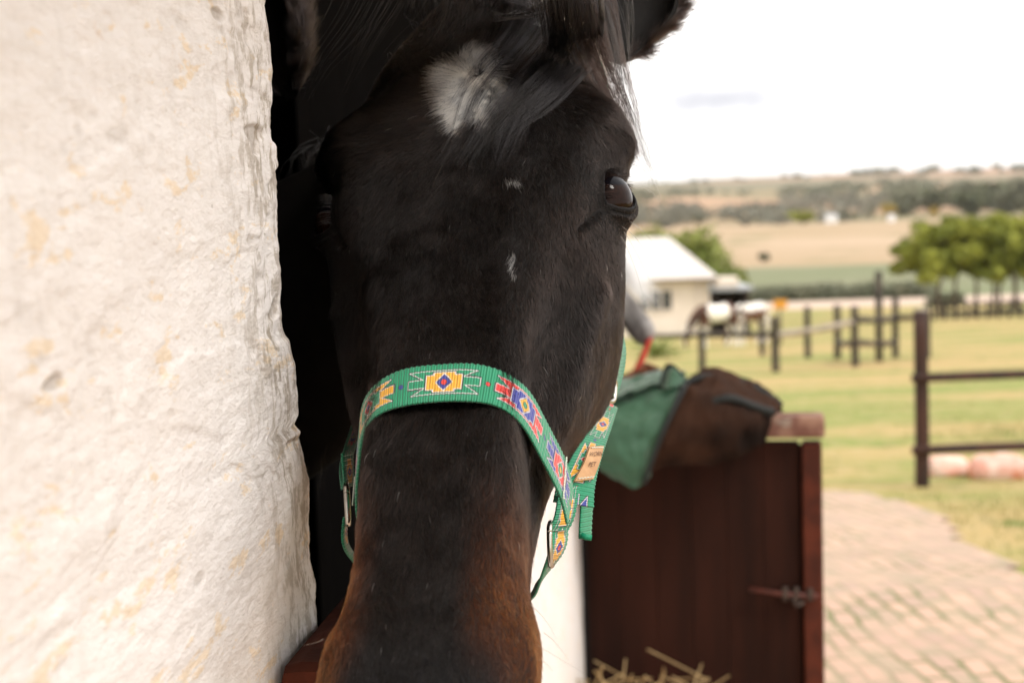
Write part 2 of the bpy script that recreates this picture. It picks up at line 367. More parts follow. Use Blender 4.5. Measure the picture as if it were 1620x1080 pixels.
# ---- coat of short hair on the head
m_hair = bpy.data.materials.new('coat_hair'); m_hair.use_nodes = True; t = m_hair.node_tree; t.nodes.clear()
ho = t.nodes.new('ShaderNodeOutputMaterial'); hb_ = t.nodes.new('ShaderNodeBsdfHairPrincipled'); ha = t.nodes.new('ShaderNodeAttribute'); ha.attribute_name = 'hcol'
hb_.parametrization = 'COLOR'; hb_.inputs['IOR'].default_value = 1.29; hb_.inputs['Roughness'].default_value = .27; hb_.inputs['Radial Roughness'].default_value = .55
hb_.inputs['Random Roughness'].default_value = .3
t.links.new(ha.outputs['Color'], hb_.inputs['Color']); t.links.new(hb_.outputs[0], ho.inputs[0])
def hairs(name, P, rad0, col, parent, m=m_hair, tip=.15):
    """P: (n,k,3) strands"""
    n, k = P.shape[:2]
    h = bpy.data.hair_curves.new(name); h.add_curves([k]*n)
    off = np.array(parent.get('_o', (0, 0, 0)))
    h.attributes['position'].data.foreach_set('vector', (P-off).astype(np.float32).ravel())
    ra = h.attributes.get('radius') or h.attributes.new('radius', 'FLOAT', 'POINT')
    r = np.broadcast_to(np.asarray(rad0).reshape(-1, 1), (n, 1))*(1-(1-tip)*np.linspace(0, 1, k)**1.6)
    ra.data.foreach_set('value', r.astype(np.float32).ravel())
    ca = h.attributes.new('hcol', 'FLOAT_COLOR', 'CURVE'); c = np.ones((n, 4), np.float32); c[:, :3] = col; ca.data.foreach_set('color', c.ravel())
    h.materials.append(m); o = bpy.data.objects.new(name, h); return link(o, parent)
def inpoly(x, y, poly):
    c = np.zeros(np.shape(x), bool); n = len(poly)
    for i in range(n):
        x0, y0 = poly[i]; x1, y1 = poly[(i+1) % n]
        hit = ((y0 > y) != (y1 > y)); xi = (x1-x0)*(y-y0)/((y1-y0) or 1e-9)+x0
        c ^= hit & (x < xi)
    return c
F4 = HEADF; A, B_, C_, D_ = (HEADV[F4[:, i]] for i in range(4))
fn = np.cross(C_-A, D_-B_); area = np.linalg.norm(fn, axis=1)/2; fn = norm(fn); cen = (A+B_+C_+D_)/4
axis_c = to_world(np.stack([np.zeros(len(cen)), to_local(cen)[:, 1], np.full(len(cen), -.09)], 1))
if np.mean(((cen-axis_c)*fn).sum(1)) < 0: fn = -fn
vis = (fn*norm(CAM-cen)).sum(1); pj = proj(cen)
lo_ = to_local(cen); q = np.abs(lo_[:, :1])*[1, 0, 0]+lo_*[0, 1, 1]-EYE
rr = np.linalg.norm(q, axis=1); dq = q/rr[:, None]; RHO = lid_rho(np.arctan2(dq@ET1, dq@EAX), np.arctan2(dq@ET2, dq@EAX))
eyez = (rr < .032) & (dq@EAX > 0) & (RHO < 1.03)
ok = (vis > -.45) & (pj[:, 0] > 380) & (pj[:, 0] < 1120) & (pj[:, 1] > -120) & (pj[:, 1] < 1180) & ~eyez
wt = area*ok*np.where(vis > 0, 1, .6)
NH = 300000
idx = RNG.choice(len(F4), NH, p=wt/wt.sum()); a_, b2 = RNG.random((2, NH, 1))
root = (A[idx]*(1-a_)+B_[idx]*a_)*(1-b2)+(D_[idx]*(1-a_)+C_[idx]*a_)*b2; nn = fn[idx]
lr = to_local(root); pr = proj(root)
WH = np.array([.010, -.118])
d2 = lr[:, :2]-WH; rd = np.linalg.norm(d2, axis=1, keepdims=True); radial = d2/np.maximum(rd, .004)
# swirl slightly round the whorl, straight down the nose further away
sw = np.stack([-radial[:, 1], radial[:, 0]], 1)
mixd = sst(.02, .16, np.maximum(lr[:, 1]-WH[1], 0))[:, None]
dd = radial*(1-mixd)+.45*sw*(1-mixd)+np.stack([lr[:, 0]*2.6, np.ones(NH)], 1)*mixd
dl = np.concatenate([dd, np.zeros((NH, 1))], 1)
side = sst(.045, .10, np.abs(lr[:, 0])); dl[:, 2] -= side*(.55*(1-sst(.12, .2, lr[:, 1])))
dw = norm(dl)@FR
cl = np.stack([fbm(root*55, 3), fbm(root*55+31, 3), fbm(root*55+77, 3)], 1)*1.1+np.stack([vnoise(root*260), vnoise(root*260+9), vnoise(root*260+21)], 1)*.7
dw = dw+cl*.62+RNG.normal(0, .13, (NH, 3)); dw = norm(dw-nn*(dw*nn).sum(1, keepdims=True))
Ln = .0078+.004*np.exp(-(rd[:, 0]/.04)**2)-.0032*sst(.26, .36, lr[:, 1])
Ln = Ln*(.75+.5*RNG.random(NH)); lit_ = inpoly(pr[:, 0], pr[:, 1], [(670, 60), (840, 60), (840, 230), (670, 230)]); Ln = Ln*np.where(lit_, 1.5, 1)
er = rr[idx]; Ln = Ln*np.clip((er-.020)/.03, .22, 1)
lift = RNG.normal(.13, .05, NH)+.06*np.abs(fbm(root*120, 2))
lift = np.clip(lift, .05, .4)
tt = np.array([0, .33, .67, 1.0])
HPn = root[:, None]+dw[:, None]*(Ln[:, None]*tt)[..., None]+nn[:, None]*((Ln*lift)[:, None]*np.array([-.15, .62, .95, .9]))[..., None]
star = [(684, 122), (694, 104), (712, 102), (722, 98), (729, 80), (741, 73), (757, 80), (768, 78), (766, 96), (780, 118), (808, 140), (812, 152), (806, 168), (790, 172), (777, 180), (776, 200), (766, 204), (748, 186), (737, 196), (727, 214), (716, 206), (706, 196), (696, 176), (694, 152), (700, 140)]
jx = pr[:, 0]+RNG.normal(0, 2, NH); jy = pr[:, 1]+RNG.normal(0, 2.5, NH); jxs = 745+(jx-745)*1.07; jys = 142+(jy-142)*1.09
wm = inpoly(jxs, jys, star)&(RNG.random(NH) < np.where(pr[:, 0] < 730, .80, .95))
wm |= inpoly(jx, jy, [(807, 392), (812, 396), (816, 425), (813, 440), (810, 425)]) | inpoly(jx, jy, [(796, 280), (824, 284), (822, 292), (800, 288)])
wm |= (RNG.random(NH) < .0004)
brn = (sst(.225, .345, lr[:, 1])*sst(.020, .048, np.abs(lr[:, 0]+.004))*(1-sst(.325, .385, lr[:, 1]-.5*np.abs(lr[:, 0]))))*(.5+.9*np.clip(.5+fbm(root*30, 3), 0, 1))
brn = np.clip(brn, 0, 1)
brn2 = np.clip(.16+.5*fbm(root*25+3, 3)+.25*RNG.random(NH)*(.4+.6*sst(.05, .3, lr[:, 1])), 0, .55)
base = np.array([.0100, .0072, .0064]); warm = np.array([.022, .0110, .0068]); rust = np.array([.120, .028, .006]); grey = np.array([.0085, .0078, .0085])
col = base*(1-brn2[:, None])+warm*brn2[:, None]; col = col*(1-brn[:, None])+rust*brn[:, None]
mz = sst(.33, .38, lr[:, 1])[:, None]*(1-sst(.035, .055, np.abs(lr[:, 0]))[:, None]); col = col*(1-mz)+grey*mz
col *= (.25+.75*RNG.random((NH, 1))+1.8*(RNG.random((NH, 1)) < .08))
col = np.where(wm[:, None], np.array([.93, .89, .83])*(.75+.3*RNG.random((NH, 1))), col)
hairs('coat', HPn, np.where(wm, .00015, .000085), col, HORSE)

# ---- eyes, lids, lashes
m_eye = mat('eye', (.02, .01, .006), attr='Col', rough=.03, spec=.12, coat=.0)
m_lid = mat('eyelid_skin', (.005, .004, .004), (.009, .007, .007), rough=.6, scale=120, bump=.5, bscale=500, dist=.0006, spec=.2)
for sg in (1, -1):
    fl = np.array([sg, 1, 1]); E = to_world(EYE*fl); ax = norm(to_local(CAM)-EYE)*.55+EAX*.60+np.array([0, -.50, .0])
    ax = norm(ax*fl)@FR; hz = norm(np.cross(ax, [0, 0, 1])); vt = np.cross(hz, ax)
    n1, n2 = 90, 120; th = np.linspace(0.0001, np.pi-.0001, n1)[:, None]; ph = np.linspace(0, 2*np.pi, n2, endpoint=False)[None]
    d = np.sin(th)[..., None]*(np.cos(ph)[..., None]*hz+np.sin(ph)[..., None]*vt)+np.cos(th)[..., None]*ax+0*ph[..., None]
    r = ER*(1+.030*np.exp(-(th/.6)**4))
    x = (d@hz)/.50; y = (d@vt)/.20; pup = 1-sst(.8, 1.1, np.sqrt(x*x+y*y)); iris = 1-sst(.98, 1.04, th)+0*ph
    fib = .7+.6*(vnoise(np.stack([np.cos(ph)*9+0*th, np.sin(ph)*9+0*th, th*6+0*ph], -1))+.5)
    c = np.array([.013, .0050, .0028])*fib[..., None]*(1-pup[..., None])+np.array([.002, .002, .004])*pup[..., None]
    scl = np.array([.80, .77, .74])
    c = c*iris[..., None]+scl*(1-iris[..., None])
    V = E+d*(r if np.ndim(r) == 2 else r)[..., None]
    eye = mesh('eye', V.reshape(-1, 3), grid_faces(n1, n2, True), m_eye, HORSE, cols=c.reshape(-1, 3))
    lb = MB(); s = np.linspace(0, 2*np.pi, 90, endpoint=False)
    pts = []
    for q_ in s:
        lo1, hi1 = 0, 1.5
        for _ in range(30):
            md = (lo1+hi1)/2
            if lid_rho(np.array(math.cos(q_)*md), np.array(math.sin(q_)*md)) < 1.0: lo1 = md
            else: hi1 = md
        a1, a2 = math.cos(q_)*lo1, math.sin(q_)*lo1
        dv_ = norm(EAX+ET1*math.tan(a1)+ET2*math.tan(a2)); pts.append(to_world((EYE+dv_*(ER+.0014))*fl))
    pts = np.array(pts+pts[:2]); lb.tube(pts, .0010*(1+.35*np.sin(np.arange(len(pts))*.9)*.5), 10, cap=False); lb.build('eyelid', m_lid, eye, True)
    up = [p for p, q_ in zip(pts, s) if math.sin(q_)*UPS > .15]
    up = np.array(up); nL = 90; ii = RNG.integers(0, len(up), nL); tq = np.linspace(0, 1, 6)[None, :, None]
    dr = norm(norm((EAX*1.0)*fl)@FR+np.array([0, 0, -.15])+.35*norm(up[ii]-E)+RNG.normal(0, .16, (nL, 3))+cR*.5*sg)
    Lq = RNG.uniform(.006, .013, (nL, 1, 1))
    LS = up[ii][:, None]+RNG.normal(0, .0006, (nL, 1, 3))+dr[:, None]*Lq*tq+np.array([0, 0, -1])*Lq*.35*tq**2
    hairs('eyelashes', LS, .00016, np.array([.006, .005, .005]), eye)

# ---- forelock, mane, whiskers
bvh = BVHTree.FromPolygons([Vector(v) for v in HEADV[::1][:0]] or [Vector(v) for v in to_world(head_points(0, 0, vl[::4], tl[::4], False).reshape(-1, 3))], grid_faces(len(vl[::4]), len(tl[::4]), True).tolist())
def onhead(px, py, off, dflt=1.1):
    P = W(px, py, 1.0); d = norm(P-CAM); h = bvh.ray_cast(Vector(CAM), Vector(d))
    if h[0] is None: return CAM+d*dflt
    return np.array(h[0])-d*off
def locks(name, guides, n_each, spread, radius, colf, label=None, wig=1.0):
    SS = []; CC = []
    for g in guides:
        n = int(n_each*g[2]) if len(g) > 2 and g[2] else n_each
        G = np.array([onhead(px, py, off, g[1]) for px, py, off in g[0]]); k = 18; G = resamp(G, k)
        t_ = np.linspace(0, 1, k); T = norm(np.gradient(G, axis=0)); sdv = norm(np.cross(T, cF)); upv = -cF
        s0 = RNG.normal(0, 1, (n, 1)); s1 = RNG.normal(0, 1, (n, 1)); wid = (g[3] if len(g) > 3 else 1)*spread*(1-.72*t_**1.3)
        wob = np.sin(t_[None]*RNG.uniform(3, 9, (n, 1))+RNG.uniform(0, 6, (n, 1)))*RNG.normal(0, .0012*wig, (n, 1))*(.3+t_[None])
        # sub-clumps
        c_id = RNG.integers(0, 13, n); co = RNG.normal(0, 1.0, (13, 1)); s0 = co[c_id]*1.0+s0*.13
        Lf = RNG.uniform(.62, 1.02, (n, 1)); tq = t_[None]*Lf
        base_ = np.stack([np.interp(tq, t_, G[:, i]) for i in range(3)], -1); sdi = np.stack([np.interp(tq, t_, sdv[:, i]) for i in range(3)], -1)
        wi = np.interp(tq, t_, wid)
        SS.append(base_+sdi*(s0*wi+wob)[..., None]+upv*(np.abs(s1)*wi*.35+.0005)[..., None])
        CC.append(colf(n, g))
    return hairs(name, np.concatenate(SS), radius, np.concatenate(CC), HORSE, tip=.3)
def cf(n, g):
    c = np.array(g[4] if len(g) > 4 else (.050, .044, .042)); return c*RNG.uniform(.15, 1.9, (n, 1))
bl = (.022, .020, .021); br = (.017, .010, .008); dk = (.010, .0085, .008)
G = [
 ([(868, -60, .02), (880, 10, .018), (868, 75, .014), (822, 128, .010), (772, 180, .008), (745, 225, .005), (722, 262, .003)], 1.06, 1.5, 1.0, bl),
 ([(845, -60, .02), (850, 0, .018), (828, 60, .013), (785, 108, .010), (748, 158, .008), (730, 215, .005), (700, 262, .003)], 1.06, 1.2, .9, bl),
 ([(890, -60, .02), (905, 10, .018), (900, 80, .014), (868, 125, .010), (832, 158, .008), (806, 205, .005), (786, 262, .003)], 1.06, 1.4, 1.0, bl),
 ([(905, -60, .02), (918, 20, .018), (915, 90, .013), (884, 130, .009), (845, 170, .007), (800, 205, .005), (785, 262, .003)], 1.06, 1.1, .8, bl),
 ([(820, -60, .02), (815, 0, .016), (800, 60, .012), (765, 100, .010), (735, 135, .008), (712, 172, .006)], 1.06, .8, .7, bl),
 ([(870, -60, .02), (885, 30, .018), (878, 90, .014), (840, 140, .010), (800, 190, .007), (772, 220, .005), (745, 268, .003)], 1.06, 1.2, 1.1, dk),
 ([(900, -60, .02), (925, 20, .02), (945, 85, .018), (962, 130, .014), (985, 175, .010), (1000, 215, .008), (1030, 275, .006)], 1.10, 1.0, .8, br),
 ([(925, -60, .02), (945, 20, .02), (958, 80, .02), (975, 130, .016), (990, 170, .012), (998, 200, .010), (1012, 250, .008)], 1.10, 1.0, .9, br),
 ([(880, -60, .02), (905, 20, .02), (930, 80, .018), (945, 120, .014), (968, 160, .010), (985, 185, .008)], 1.10, 1.0, 1.0, (.022, .013, .010)),
 ([(940, -60, .02), (958, 10, .02), (968, 60, .02), (975, 100, .016), (985, 140, .012)], 1.12, .8, .9, dk),
 ([(640, -60, .02), (628, -10, .012), (600, 40, .008), (572, 90, .006), (545, 150, .004)], 1.10, .22, 1.1, dk),
 ([(690, -60, .02), (684, -10, .012), (668, 30, .008), (648, 70, .006), (620, 110, .004)], 1.10, .22, 1.1, dk),
 ([(590, -60, .02), (570, 0, .012), (540, 50, .008), (510, 90, .006), (480, 160, .004)], 1.12, .15, 1.2, dk),
 ([(730, -60, .02), (726, -10, .012), (715, 30, .008), (704, 60, .005)], 1.08, .35, 1.2, dk),
 ([(780, -60, .02), (776, -10, .012), (768, 25, .008), (745, 60, .005)], 1.08, .35, 1.2, bl),
 ([(760, -90, .05), (758, -40, .045), (750, 10, .025), (738, 62, .008)], 1.14, .8, 2.4, dk), ([(815, -90, .05), (812, -40, .045), (802, 15, .025), (772, 78, .008)], 1.14, .9, 2.4, dk), ([(705, -90, .05), (702, -40, .04), (696, 10, .020), (680, 60, .008)], 1.14, .6, 2.2, dk),
 ([(850, -60, .02), (845, -10, .018), (835, 20, .012), (812, 60, .008), (790, 90, .006)], 1.08, .7, 1.6, bl),
]
fo = locks('forelock', G, 120, .0100, .00015, cf)
fly = [([(930+j*7, -40+j*9, .02), (965+j*4, 60, .02), (985+j*2, 150, .016), (1005+j*3, 200, .012), (1022+j*4, 255, .01), (1040-j*3, 300, .01)], 1.08, .03, .6, dk) for j in range(4)]
wisps = locks('loose_hairs', fly+[([(866, 120, .01), (838, 190, .01), (822, 235, .006), (800, 262, .004)], 1.06, .03, .7, bl)], 520, .008, .00007, cf)
# whiskers under the eye and on the muzzle
wk = []
def whisk(a, b, c, da, db=None):
    p0, p1, p2 = onhead(*a, 0.0005, da), W(*b, da), W(*c, da); t_ = np.linspace(0, 1, 18)[:, None]
    wk.append(p0*(1-t_)**2+2*p1*t_*(1-t_)+p2*t_*t_)
for a, b, c, d_ in [((982, 343), (1012, 355), (1036, 388), 1.03), ((984, 362), (1010, 400), (1030, 450), 1.04), ((982, 372), (1003, 410), (1018, 470), 1.04), ((980, 356), (1022, 380), (1030, 430), 1.03),
                    ((835, 953), (865, 975), (880, 1010), .83), ((842, 1015), (875, 1035), (925, 1065), .80), ((846, 1040), (865, 1045), (875, 1062), .80), ((770, 888), (783, 910), (800, 918), .80), ((752, 927), (762, 950), (772, 968), .78),
                    ((512, 1010), (500, 1018), (478, 1020), .80), ((860, 1000), (880, 1012), (900, 1045), .82), ((700, 262), (690, 280), (682, 300), 1.0), ((935, 190), (933, 205), (920, 228), 1.04), ((990, 300), (1030, 285), (1048, 330), 1.04), ((1000, 260), (1035, 270), (1045, 320), 1.04)]:
    whisk(a, b, c, d_)
hairs('whiskers', np.array(wk), .00014, np.array([.16, .12, .09]), HORSE, tip=.2)
# ear fringe
EF = []
for ev in EARS:
    k, n = ev.shape[:2]; cen_ = ev.mean(1)
    for _ in range(22000):
        i = RNG.uniform(0, k-1.01); j = (RNG.choice([0, n-1.0001]) if RNG.random() < .45 else RNG.uniform(0, n-1.001)); i0, j0 = int(i), int(j)
        p = (ev[i0, j0]*(1-(i-i0))+ev[i0+1, j0]*(i-i0))*(1-(j-j0))+(ev[i0, j0+1]*(1-(i-i0))+ev[i0+1, j0+1]*(i-i0))*(j-j0)
        axd = norm(cen_[-1]-cen_[0]); out = norm(p-cen_[i0]); Lh = RNG.uniform(.007, .021)
        cn = np.array([vnoise(p*150+s_) for s_ in (0., 31., 67.)]); dd_ = norm(out*RNG.uniform(.35, .9)+axd*RNG.uniform(.1, .6)+RNG.normal(0, .08, 3)+cn*1.1)
        EF.append([p, p+dd_*Lh*.35, p+dd_*Lh*.7+axd*Lh*.06, p+dd_*Lh+axd*Lh*.15])
hairs('ear_hair', np.array(EF), .00014, np.array([.012, .008, .007])*RNG.uniform(.6, 1.6, (len(EF), 1)), HORSE, tip=.2)
# mane falling over the neck
mn = []
for _ in range(2500):
    s_ = RNG.random()*.3; a = np.array([to_world([0, -.30, -.17]), (-.30, 1.42, 1.66), (-.62, 1.50, 1.60)]); p = (a[0]*(1-s_)**2+2*a[1]*s_*(1-s_)+a[2]*s_**2)
    Lh = RNG.uniform(.16, .30); sd = RNG.choice([-1, 1]); t_ = np.linspace(0, 1, 8)[:, None]
    mn.append(p+np.array([RNG.normal(0, .02), sd*.13, 0])*np.sqrt(t_)+np.array([RNG.normal(0, .03), 0, -Lh])*t_**1.5+RNG.normal(0, .01, 3))
hairs('mane', np.array(mn), .00018, np.array([.007, .006, .0055])*RNG.uniform(.6, 1.5, (2500, 1)), HORSE, tip=.3)

# ============================================================ HALTER
HALTER = empty('halter', to_world([0, .182, .004]), 'green webbing halter with coloured geometric motifs worn on the face of the black horse', 'halter')
GRN = np.array([.003, .235, .112]); BLK = np.array([.012, .012, .016]); WHT = np.array([.70, .66, .66]); YEL = np.array([.72, .36, .025]); BLU = np.array([.030, .040, .28]); RED = np.array([.66, .035, .03])
def sdp(x, y, poly):
    ins = inpoly(x, y, poly); d = np.full(x.shape, 1e9); n = len(poly)
    for i in range(n):
        a = np.array(poly[i]); b = np.array(poly[(i+1) % n]); e = b-a
        t_ = np.clip(((x-a[0])*e[0]+(y-a[1])*e[1])/(e@e), 0, 1); d = np.minimum(d, np.hypot(x-a[0]-t_*e[0], y-a[1]-t_*e[1]))
    return np.where(ins, -d, d)
HM, HH = .0225, .0080
def sc_(P, a=HM, b=HH): return [(x*a, y*b) for x, y in P]
ZIG = sc_([(-.90, 1), (-.52, .42), (-1, .42), (-1, -.28), (-.58, -.28), (-.98, -1), (.0, -1.0), (.90, -1), (.52, -.42), (1, -.42), (1, .28), (.58, .28), (.98, 1), (0, 1.0)])
BLOCK = sc_([(-.50, -.62), (-.50, .62), (-.30, .62), (-.30, .82), (.30, .82), (.30, .62), (.50, .62), (.50, -.62), (.30, -.62), (.30, -.82), (-.30, -.82), (-.30, -.62)])
DIA = sc_([(-.21, 0), (0, .66), (.21, 0), (0, -.66)]); DIA2 = sc_([(-.10, 0), (0, .32), (.10, 0), (0, -.32)])
SCH = {0: (GRN, YEL, BLU, RED), 1: (RED, BLU, YEL, GRN), 2: (BLU, RED, GRN, YEL), 3: (YEL, BLU, RED, GRN), -1: (YEL, GRN, RED, BLU), -2: (BLU, RED, GRN, RED), -3: (RED, BLU, YEL, GRN)}
def paint(U, Vv, period=.0545, phase=0):
    C = np.broadcast_to(GRN, U.shape+(3,)).copy()
    k = np.round((U-phase)/period).astype(int); x = U-phase-k*period
    for kk in np.unique(k):
        m = k == kk; xx, yy = x[m], Vv[m]; o_, b_, d_, e_ = SCH[(int(kk)+3) % 7-3]; c = C[m]
        s1 = sdp(xx, yy, ZIG); c[s1 < .00075] = BLK; c[s1 < .00020] = WHT; c[s1 < -.00022] = o_
        s2 = sdp(xx, yy, BLOCK); c[s2 < .00085] = BLK; c[s2 < .00022] = WHT; c[s2 < -.00025] = b_
        s3 = sdp(xx, yy, DIA); c[s3 < .0007] = WHT; c[s3 < .0002] = BLK; c[s3 < -.0002] = d_
        s4 = np.hypot(xx, yy)-.0017; c[s4 < .0004] = BLK; c[s4 < 0] = e_
        C[m] = c
    for s_, cc in ((.5, RED), (-.5, BLU)):
        x2 = U-phase-s_*period-np.round((U-phase-s_*period)/(2*period))*2*period
        s5 = np.hypot(x2, Vv)-.0013; C[s5 < .0004] = BLK; C[s5 < 0] = cc
    rib = 1-.10*(np.sin(U*2*np.pi/.0017) > .35)+.10*vnoise(np.stack([U*900, Vv*60, 0*U], -1))
    edge = 1-.10*(np.abs(Vv) > .0112)
    return C*(rib*edge)[..., None]
m_web = mat('webbing', (0, .3, .1), attr='Col', rough=.42, spec=.45, sheen=.25)
wt_ = m_web.node_tree; b_ = wt_.nodes['Principled BSDF']; at = wt_.nodes.new('ShaderNodeAttribute'); at.attribute_name = 'st'
wv = wt_.nodes.new('ShaderNodeTexWave'); wv.inputs['Scale'].default_value = 185; wv.inputs['Distortion'].default_value = .6; bu = wt_.nodes.new('ShaderNodeBump')
bu.inputs['Strength'].default_value = .55; bu.inputs['Distance'].default_value = .0008
wt_.links.new(at.outputs['Vector'], wv.inputs['Vector']); wt_.links.new(wv.outputs['Fac'], bu.inputs['Height']); wt_.links.new(bu.outputs[0], b_.inputs['Normal'])
def strap(name, P, Wv, parent, half=.0127, phase=0, u0=None, step=.00042, plain=False, th=.0015, period=.0545, seed=0):
    P = np.asarray(P, float); Wv = np.asarray(Wv, float); d = np.r_[0, np.cumsum(np.linalg.norm(np.diff(P, axis=0), axis=1))]
    n = max(8, int(d[-1]/step)); s = np.linspace(0, d[-1], n); C = spline(d, P, s); X = norm(spline(d, Wv, s))
    T = norm(np.gradient(C, axis=0)); N = norm(np.cross(T, X)); m = 60
    if ((CAM-C)*N).sum(1).mean() < 0: N = -N
    v = np.linspace(-half, half, m); vv = v[None]+np.where(np.abs(v)[None] > half*.96, .00022*np.sin(s*2*np.pi/.0034)[:, None]*np.sign(v), 0)
    U = (s if u0 is None else s-u0)[:, None]+0*vv
    crown = (.0006*(1-(np.abs(v)/half)**4))[None]+.00015*np.sin(s*2*np.pi/.0034)[:, None]+.0012*fbm(np.stack([U*14+seed, vv*40, 0*U], -1), 2)
    top = C[:, None]+X[:, None]*vv[..., None]+N[:, None]*crown[..., None]
    bot = top-N[:, None]*th
    V = np.concatenate([top.reshape(-1, 3), bot.reshape(-1, 3)]); f1 = grid_faces(n, m); F = [f1, f1[:, ::-1]+n*m]
    r = np.arange(n-1)*m; F.append(np.stack([r, r+m, r+m+n*m, r+n*m], -1)); r2 = r+m-1; F.append(np.stack([r2+m, r2, r2+n*m, r2+m+n*m], -1))
    c = np.arange(m-1); F.append(np.stack([c+1, c, c+n*m, c+1+n*m], -1)); c3 = c+(n-1)*m; F.append(np.stack([c3, c3+1, c3+1+n*m, c3+n*m], -1))
    cols = (np.broadcast_to(GRN, U.shape+(3,))*(1+.06*np.sin(U*2*np.pi/.0017))[..., None]) if plain else paint(U, vv*(.0127/half), period, phase)
    cols = np.concatenate([cols.reshape(-1, 3), np.broadcast_to(GRN*.8, (n*m, 3))])
    st = np.stack([U, vv], -1).reshape(-1, 2); st = np.concatenate([st, st])
    o = mesh(name, V, np.concatenate(F), m_web, parent, cols=cols, uv=st); return o, (C, X, N)
half_ = [(.0, .1825, .0045), (.020, .183, .0035), (.038, .1845, -.003), (.0505, .188, -.016), (.0580, .193, -.036), (.0645, .199, -.058), (.0690, .204, -.080), (.0700, .2085, -.097)]
NB = np.array([(-u, v, w_) for u, v, w_ in half_[:0:-1]]+half_)
Wl = np.array([(0, 1, .10*0)]*len(NB), float)
for i, (u, v, w_) in enumerate(NB): Wl[i] = norm([-.10*np.sign(u)*min(1, abs(u)/.05), 1, .10*(abs(u) > .03)])
u0 = np.linalg.norm(np.diff(NB[:8], axis=0), axis=1).sum()
nb, (nC, nX, nN) = strap('noseband', to_world(NB), Wl@FR, HALTER, half=.0150, u0=u0, phase=.004)
if (nN[len(nN)//2]@FR[2]) < 0: print('NOSEBAND NORMAL FLIPPED')
m_steel = mat('nickel_hardware', (.62, .60, .56), (.45, .42, .38), rough=.22, scale=60, metal=1, bump=.1, bscale=400, dist=.0005)
m_thread = mat('white_thread', (.62, .66, .58), rough=.8)
m_green = mat('green_web_plain', (.010, .26, .135), (.008, .20, .10), rough=.5, scale=200, bump=.4, bscale=900, dist=.0006)
def ring(P0, P1, depthv, half_d, r, parent, name='ring'):
    P0 = np.asarray(P0); P1 = np.asarray(P1); dv_ = norm(depthv)*half_d; ax = norm(P1-P0)
    c = [P0-dv_, P0+dv_, P1+dv_, P1-dv_]; pts = []
    for i in range(4):
        a, b = c[i-1], c[i]; cc = c[(i+1) % 4]; q = .0035
        pts += [b-norm(b-a)*q, b-norm(b-a)*q*.3+norm(cc-b)*q*.3, b+norm(cc-b)*q]
    pts = np.array(pts+pts[:1]); mb = MB(); mb.tube(np.concatenate([resamp(pts, 80)]), r, 10, cap=True); return mb.build(name, m_steel, parent, True)
